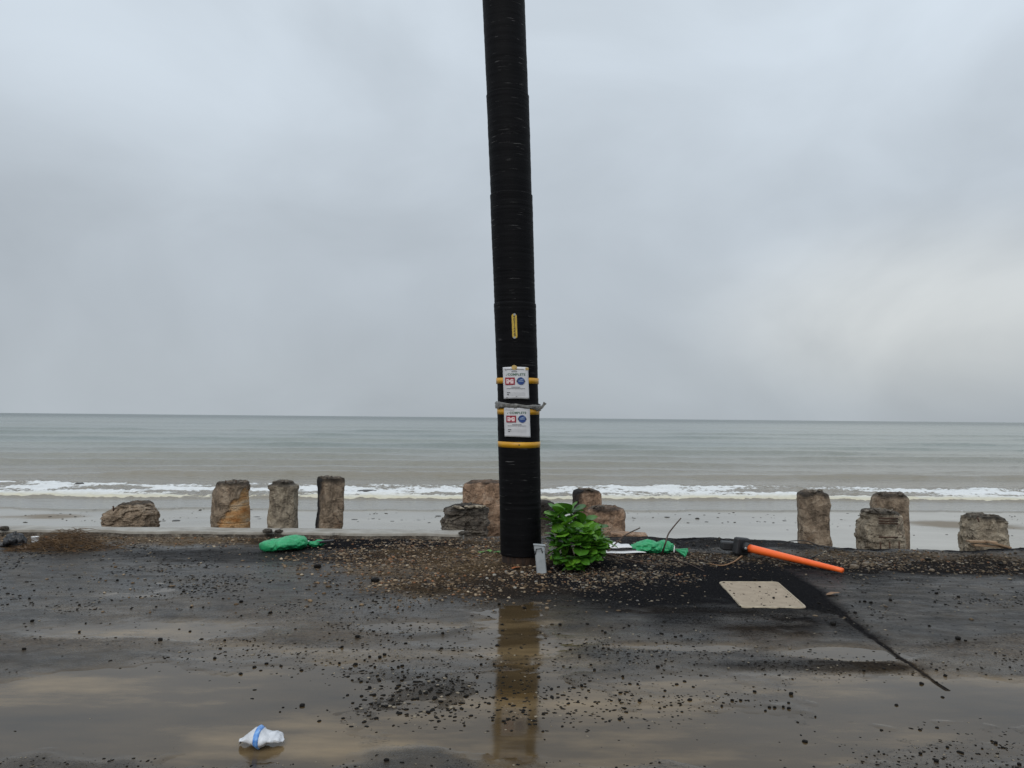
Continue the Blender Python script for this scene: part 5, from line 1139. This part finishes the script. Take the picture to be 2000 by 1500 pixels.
GZ = [(-.45, 7.25, 1.25, 1.1, 1.0), (-.2, 6.35, 1.0, .5, .8), (1.35, 7.45, .85, .33, .9), (.55, 6.6, .9, .35, .9), (4.2, 7.4, 2.9, .42, .85), (-4.7, 8.45, 2.9, .42, .45), (.6, 7.9, .9, .6, .8), (-1.6, 8.3, 1.2, .4, .25), (3.1, 7.6, .9, .4, .6)]
def gravel_gen(r, n):
    X_ = r.uniform(-6.8, 6.8, n * 9); Y_ = r.uniform(5.3, 8.78, n * 9); d = np.zeros(len(X_))
    for i, (cx, cy, rx, ry, a) in enumerate(GZ): d = np.maximum(d, a * ell(X_, Y_, cx, cy, rx, ry, .55, .5, 700 + i))
    d = d * (.35 + .9 * sstep(-.3, .4, fbm(X_ * 3, Y_ * 3, 0, 3, 720))) + .014
    ok = (r.uniform(0, 1, len(X_)) < d) & (Y_ < yedge(X_) - .02 - .24 * (X_ > .8) * (r.uniform(0, 1, len(X_)) < .85)); ok &= ~((np.hypot(X_ - .08, Y_ - PY) < PR - .02)); ok &= ~((X_ > 1.55) & (X_ < 2.55) & (Y_ > 5.4) & (Y_ < 6.5))
    X_, Y_ = X_[ok][:n], Y_[ok][:n]; k = len(X_)
    s = .0036 + .0125 * r.uniform(0, 1, k) ** 3.0
    pal = np.array([(.125, .088, .055), (.20, .15, .098), (.30, .245, .18), (.085, .062, .042), (.048, .042, .038), (.16, .15, .14), (.23, .12, .065), (.42, .37, .29), (.03, .027, .025)])
    pr = np.array([.22, .17, .12, .16, .14, .07, .05, .025, .045]); pr /= pr.sum()
    c_ = pal[r.choice(len(pal), k, p=pr)] * r.uniform(.65, 1.2, (k, 1))
    c_[X_ > 1.0] *= .8; c_[X_ <= 0.3] *= np.array([1.08, 1.0, .92])
    return np.stack([X_, Y_, height(X_, Y_)], -1), s, c_
scatter('gravel', 19000, gravel_gen, 'pebble', 3)
def grit_gen(r, n):
    X_ = r.uniform(-6, 6.4, n * 7); Y_ = r.uniform(2.9, 8.6, n * 7)
    d = .035 + .03 * sstep(4.2, 4.8, Y_) + 1.1 * np.maximum(0, -.06 + fbm(X_ * 1.3, Y_ * 2.2, 0, 3, 640)) + 1.3 * ell(X_, Y_, -.42, 3.76, .66, .29, .9, .8, 50) + .4 * ell(X_, Y_, -.7, 4.3, 1.2, .4, .6, .5, 641) + .5 * ell(X_, Y_, 1.9, 4.3, .9, .2, .6, .5, 642) + .35 * ell(X_, Y_, 1.95, 3.15, .6, .25, .6, .5, 643) + .25 * ell(X_, Y_, 0, 3.02, 4, .09, .5, .3, 645) + .3 * ell(X_, Y_, .6, 4.2, 1.0, .5, .6, .5, 644)
    calm = ((X_ < -.75) & (Y_ < 4.05) & (Y_ > 3.1)) | ((X_ > 1.5) & (X_ < 2.7) & (Y_ > 3.55) & (Y_ < 4.05)); d = np.where(calm, d * .04, d)
    ok = (r.uniform(0, 1, len(X_)) < d) & (Y_ < yedge(X_) - .02) & (np.abs(X_) < Y_ * .72); ok &= ~((X_ > 1.55) & (X_ < 2.55) & (Y_ > 5.4) & (Y_ < 6.5) & (r.uniform(0, 1, len(X_)) < .8))
    X_, Y_ = X_[ok][:n], Y_[ok][:n]; k = len(X_); s = (.0016 + .0060 * r.uniform(0, 1, k) ** 3.2) * (1 + 0.9 * ell(X_, Y_, -.42, 3.76, .66, .29, .9, .8, 50)) * np.clip(Y_ / 4.2, .9, 1.5)
    c_ = np.where(r.uniform(0, 1, (k, 1)) < .86, np.array([[.008, .0072, .0065]]), np.array([[.24, .205, .155]])) * r.uniform(.7, 1.4, (k, 1))
    return np.stack([X_, Y_, np.maximum(height(X_, Y_), LEVEL - .001)], -1), s, c_
scatter('grit', 20000, grit_gen, 'grit', 4, (.18, .45))
def cover_gen(r, n):
    u_, v_ = r.uniform(.05, .95, n), r.uniform(.05, .95, n); P_ = np.array([list(q) for q in cn])
    W_ = P_[0][None] * ((1 - u_) * (1 - v_))[:, None] + P_[1][None] * (u_ * (1 - v_))[:, None] + P_[2][None] * (u_ * v_)[:, None] + P_[3][None] * ((1 - u_) * v_)[:, None]
    W_[:, 2] = zc - .004
    return W_, .003 + .007 * r.uniform(0, 1, n) ** 3, np.tile([[.015, .012, .010]], (n, 1))
scatter('cover_grit', 70, cover_gen, 'grit', 8, (.2, .5))
# a few white shell chips at the foot of the pole
rr = random.Random(9)
for i, (x, y) in enumerate(((988, 1117), (1020, 1119), (966, 1124), (951, 1131), (1080, 1110), (1116, 1124), (1047, 1137), (1006, 1149))):
    p_ = g(x, y); o = bpy.data.objects.new('shell_chip', RK[i % 8].copy() if i == 0 else bpy.data.objects['shell_chip'].data)
    if i == 0: o.data.materials.append(MT['wall'])
    s = rr.uniform(.010, .016); o.scale = (s * 1.2, s, s * .6); o.rotation_euler = (rr.uniform(-.4, .4), 0, rr.uniform(0, 6)); o.location = (p_[0], p_[1], p_[2] + s * .4); COL.objects.link(o)
    tag(o, 'small pale chip on gravel ' + ('below the left side of the pole', 'touching the front foot of the pole', 'left of the orange leaf', 'farthest left of the pole foot', 'right of the grey stub', 'under the green plant', 'below the grey stub', 'lowest one under the pole')[i], 'chip', 'pale chips on the gravel at the pole')

# ------------------------------------------------------------------ dark clumps on the beach and rocks in the wash
KELP = [(856,1007,14),(729,1013,9),(785,1015,6),(793,1015,8),(818,1015,10),(766,1017,9),(809,1016,4),(838,1020,6),(1238,1011,8),(1303,1009,12),(1362,1012,9),(1275,1010,4),(1344,1020,6),(1402,1010,6),(1380,1018,7),(1532,1016,8),(1422,1018,4),(1411,1020,4),(1435,1019,5),(1479,1017,4),(1494,1018,5),(1554,1020,4),(1438,1039,7),(1637,1027,4),(1538,1034,5),
 (1843,1031,7),(1783,1025,7),(1785,1044,4),(1849,1043,5),(1980,1032,4),(1977,1045,4),(1817,1032,3),(502,1009,14),(506,1013,12),(516,1015,4),(413,1011,9),(692,1014,14),(729,1012,10),(720,1013,5),(699,1018,5),(583,1019,4),(113,1005,4),(147,1008,5),(56,1007,4),(42,1009,4),(54,1031,4),(320,1016,7),(344,1016,16),(384,1010,4),(1560,1043,4)]
for i, (x, y, sz) in enumerate(KELP):
    p_ = beach_at(x, y + 1.5)
    spot = next(t for c_, t in ((205, 'left of the rubble mound'), (415, 'between rubble mound and round orange pile'), (525, 'between the round and the capped pile'), (620, 'left of the dark edged pile'), (765, 'right of the dark edged pile'), (905, 'left of the dark broken lump'), (1290, 'right of the squat pile'), (1420, 'above the slack sandbag'), (1558, 'left of the tall square pile'), (1680, 'right of the tall square pile'), (1800, 'right of the rebar stump'), (2100, 'near the far right stump')) if x < c_)
    lab = ('tiny' if sz < 5 else 'small' if sz < 9 else 'large') + ' dark kelp clump on wet sand ' + spot
    stone('kelp_clump', lab, 'kelp', p_, px2m(sz, p_[1]) / 2, 'kelp', 'dark clumps on the wet sand', (.16 if sz > 6 else .3) * (2.3 if x == 1362 else 1), i, 1.0)
rr = random.Random(31)
def beach_gen(r, n):
    X_ = r.uniform(-24, 26, n * 3); Y_ = r.normal(34.5, 2.2, n * 3); d = sstep(-.1, .4, fbm(X_ * .35, Y_ * .5, 0, 3, 800)); ok = (r.uniform(0, 1, len(X_)) < d) & (Y_ > 27) & (Y_ < 38.5); X_, Y_ = X_[ok][:n], Y_[ok][:n]; k = len(X_)
    return np.stack([X_, Y_, zbeach(Y_)], -1), .015 + .05 * r.uniform(0, 1, k) ** 2.5, np.tile([[.022, .018, .014]], (k, 1))
scatter('beach_debris', 420, beach_gen, 'grit', 6, (.25, .5))
def searock(x, y, w_, h_, lab, seed):
    z = SEA
    for _ in range(3): p_ = atz(x, y, z + .05)
    o = bpy.data.objects.new('sea_rock', RKM['kelp'][seed]); s = px2m(w_, p_[1]) / 2; o.scale = (s, s * .8, px2m(h_, p_[1]) * .9); o.location = (p_[0], p_[1], SEA + .08); COL.objects.link(o); tag(o, lab, 'rock')
searock(154, 949, 20, 7, 'dark rock breaking the surf at the far left', 2); searock(717, 962, 46, 6, 'long low dark rock awash in the foam right of the tall pile', 5); searock(1308, 975, 9, 4, 'small dark rock in the foam right of the plant', 3)
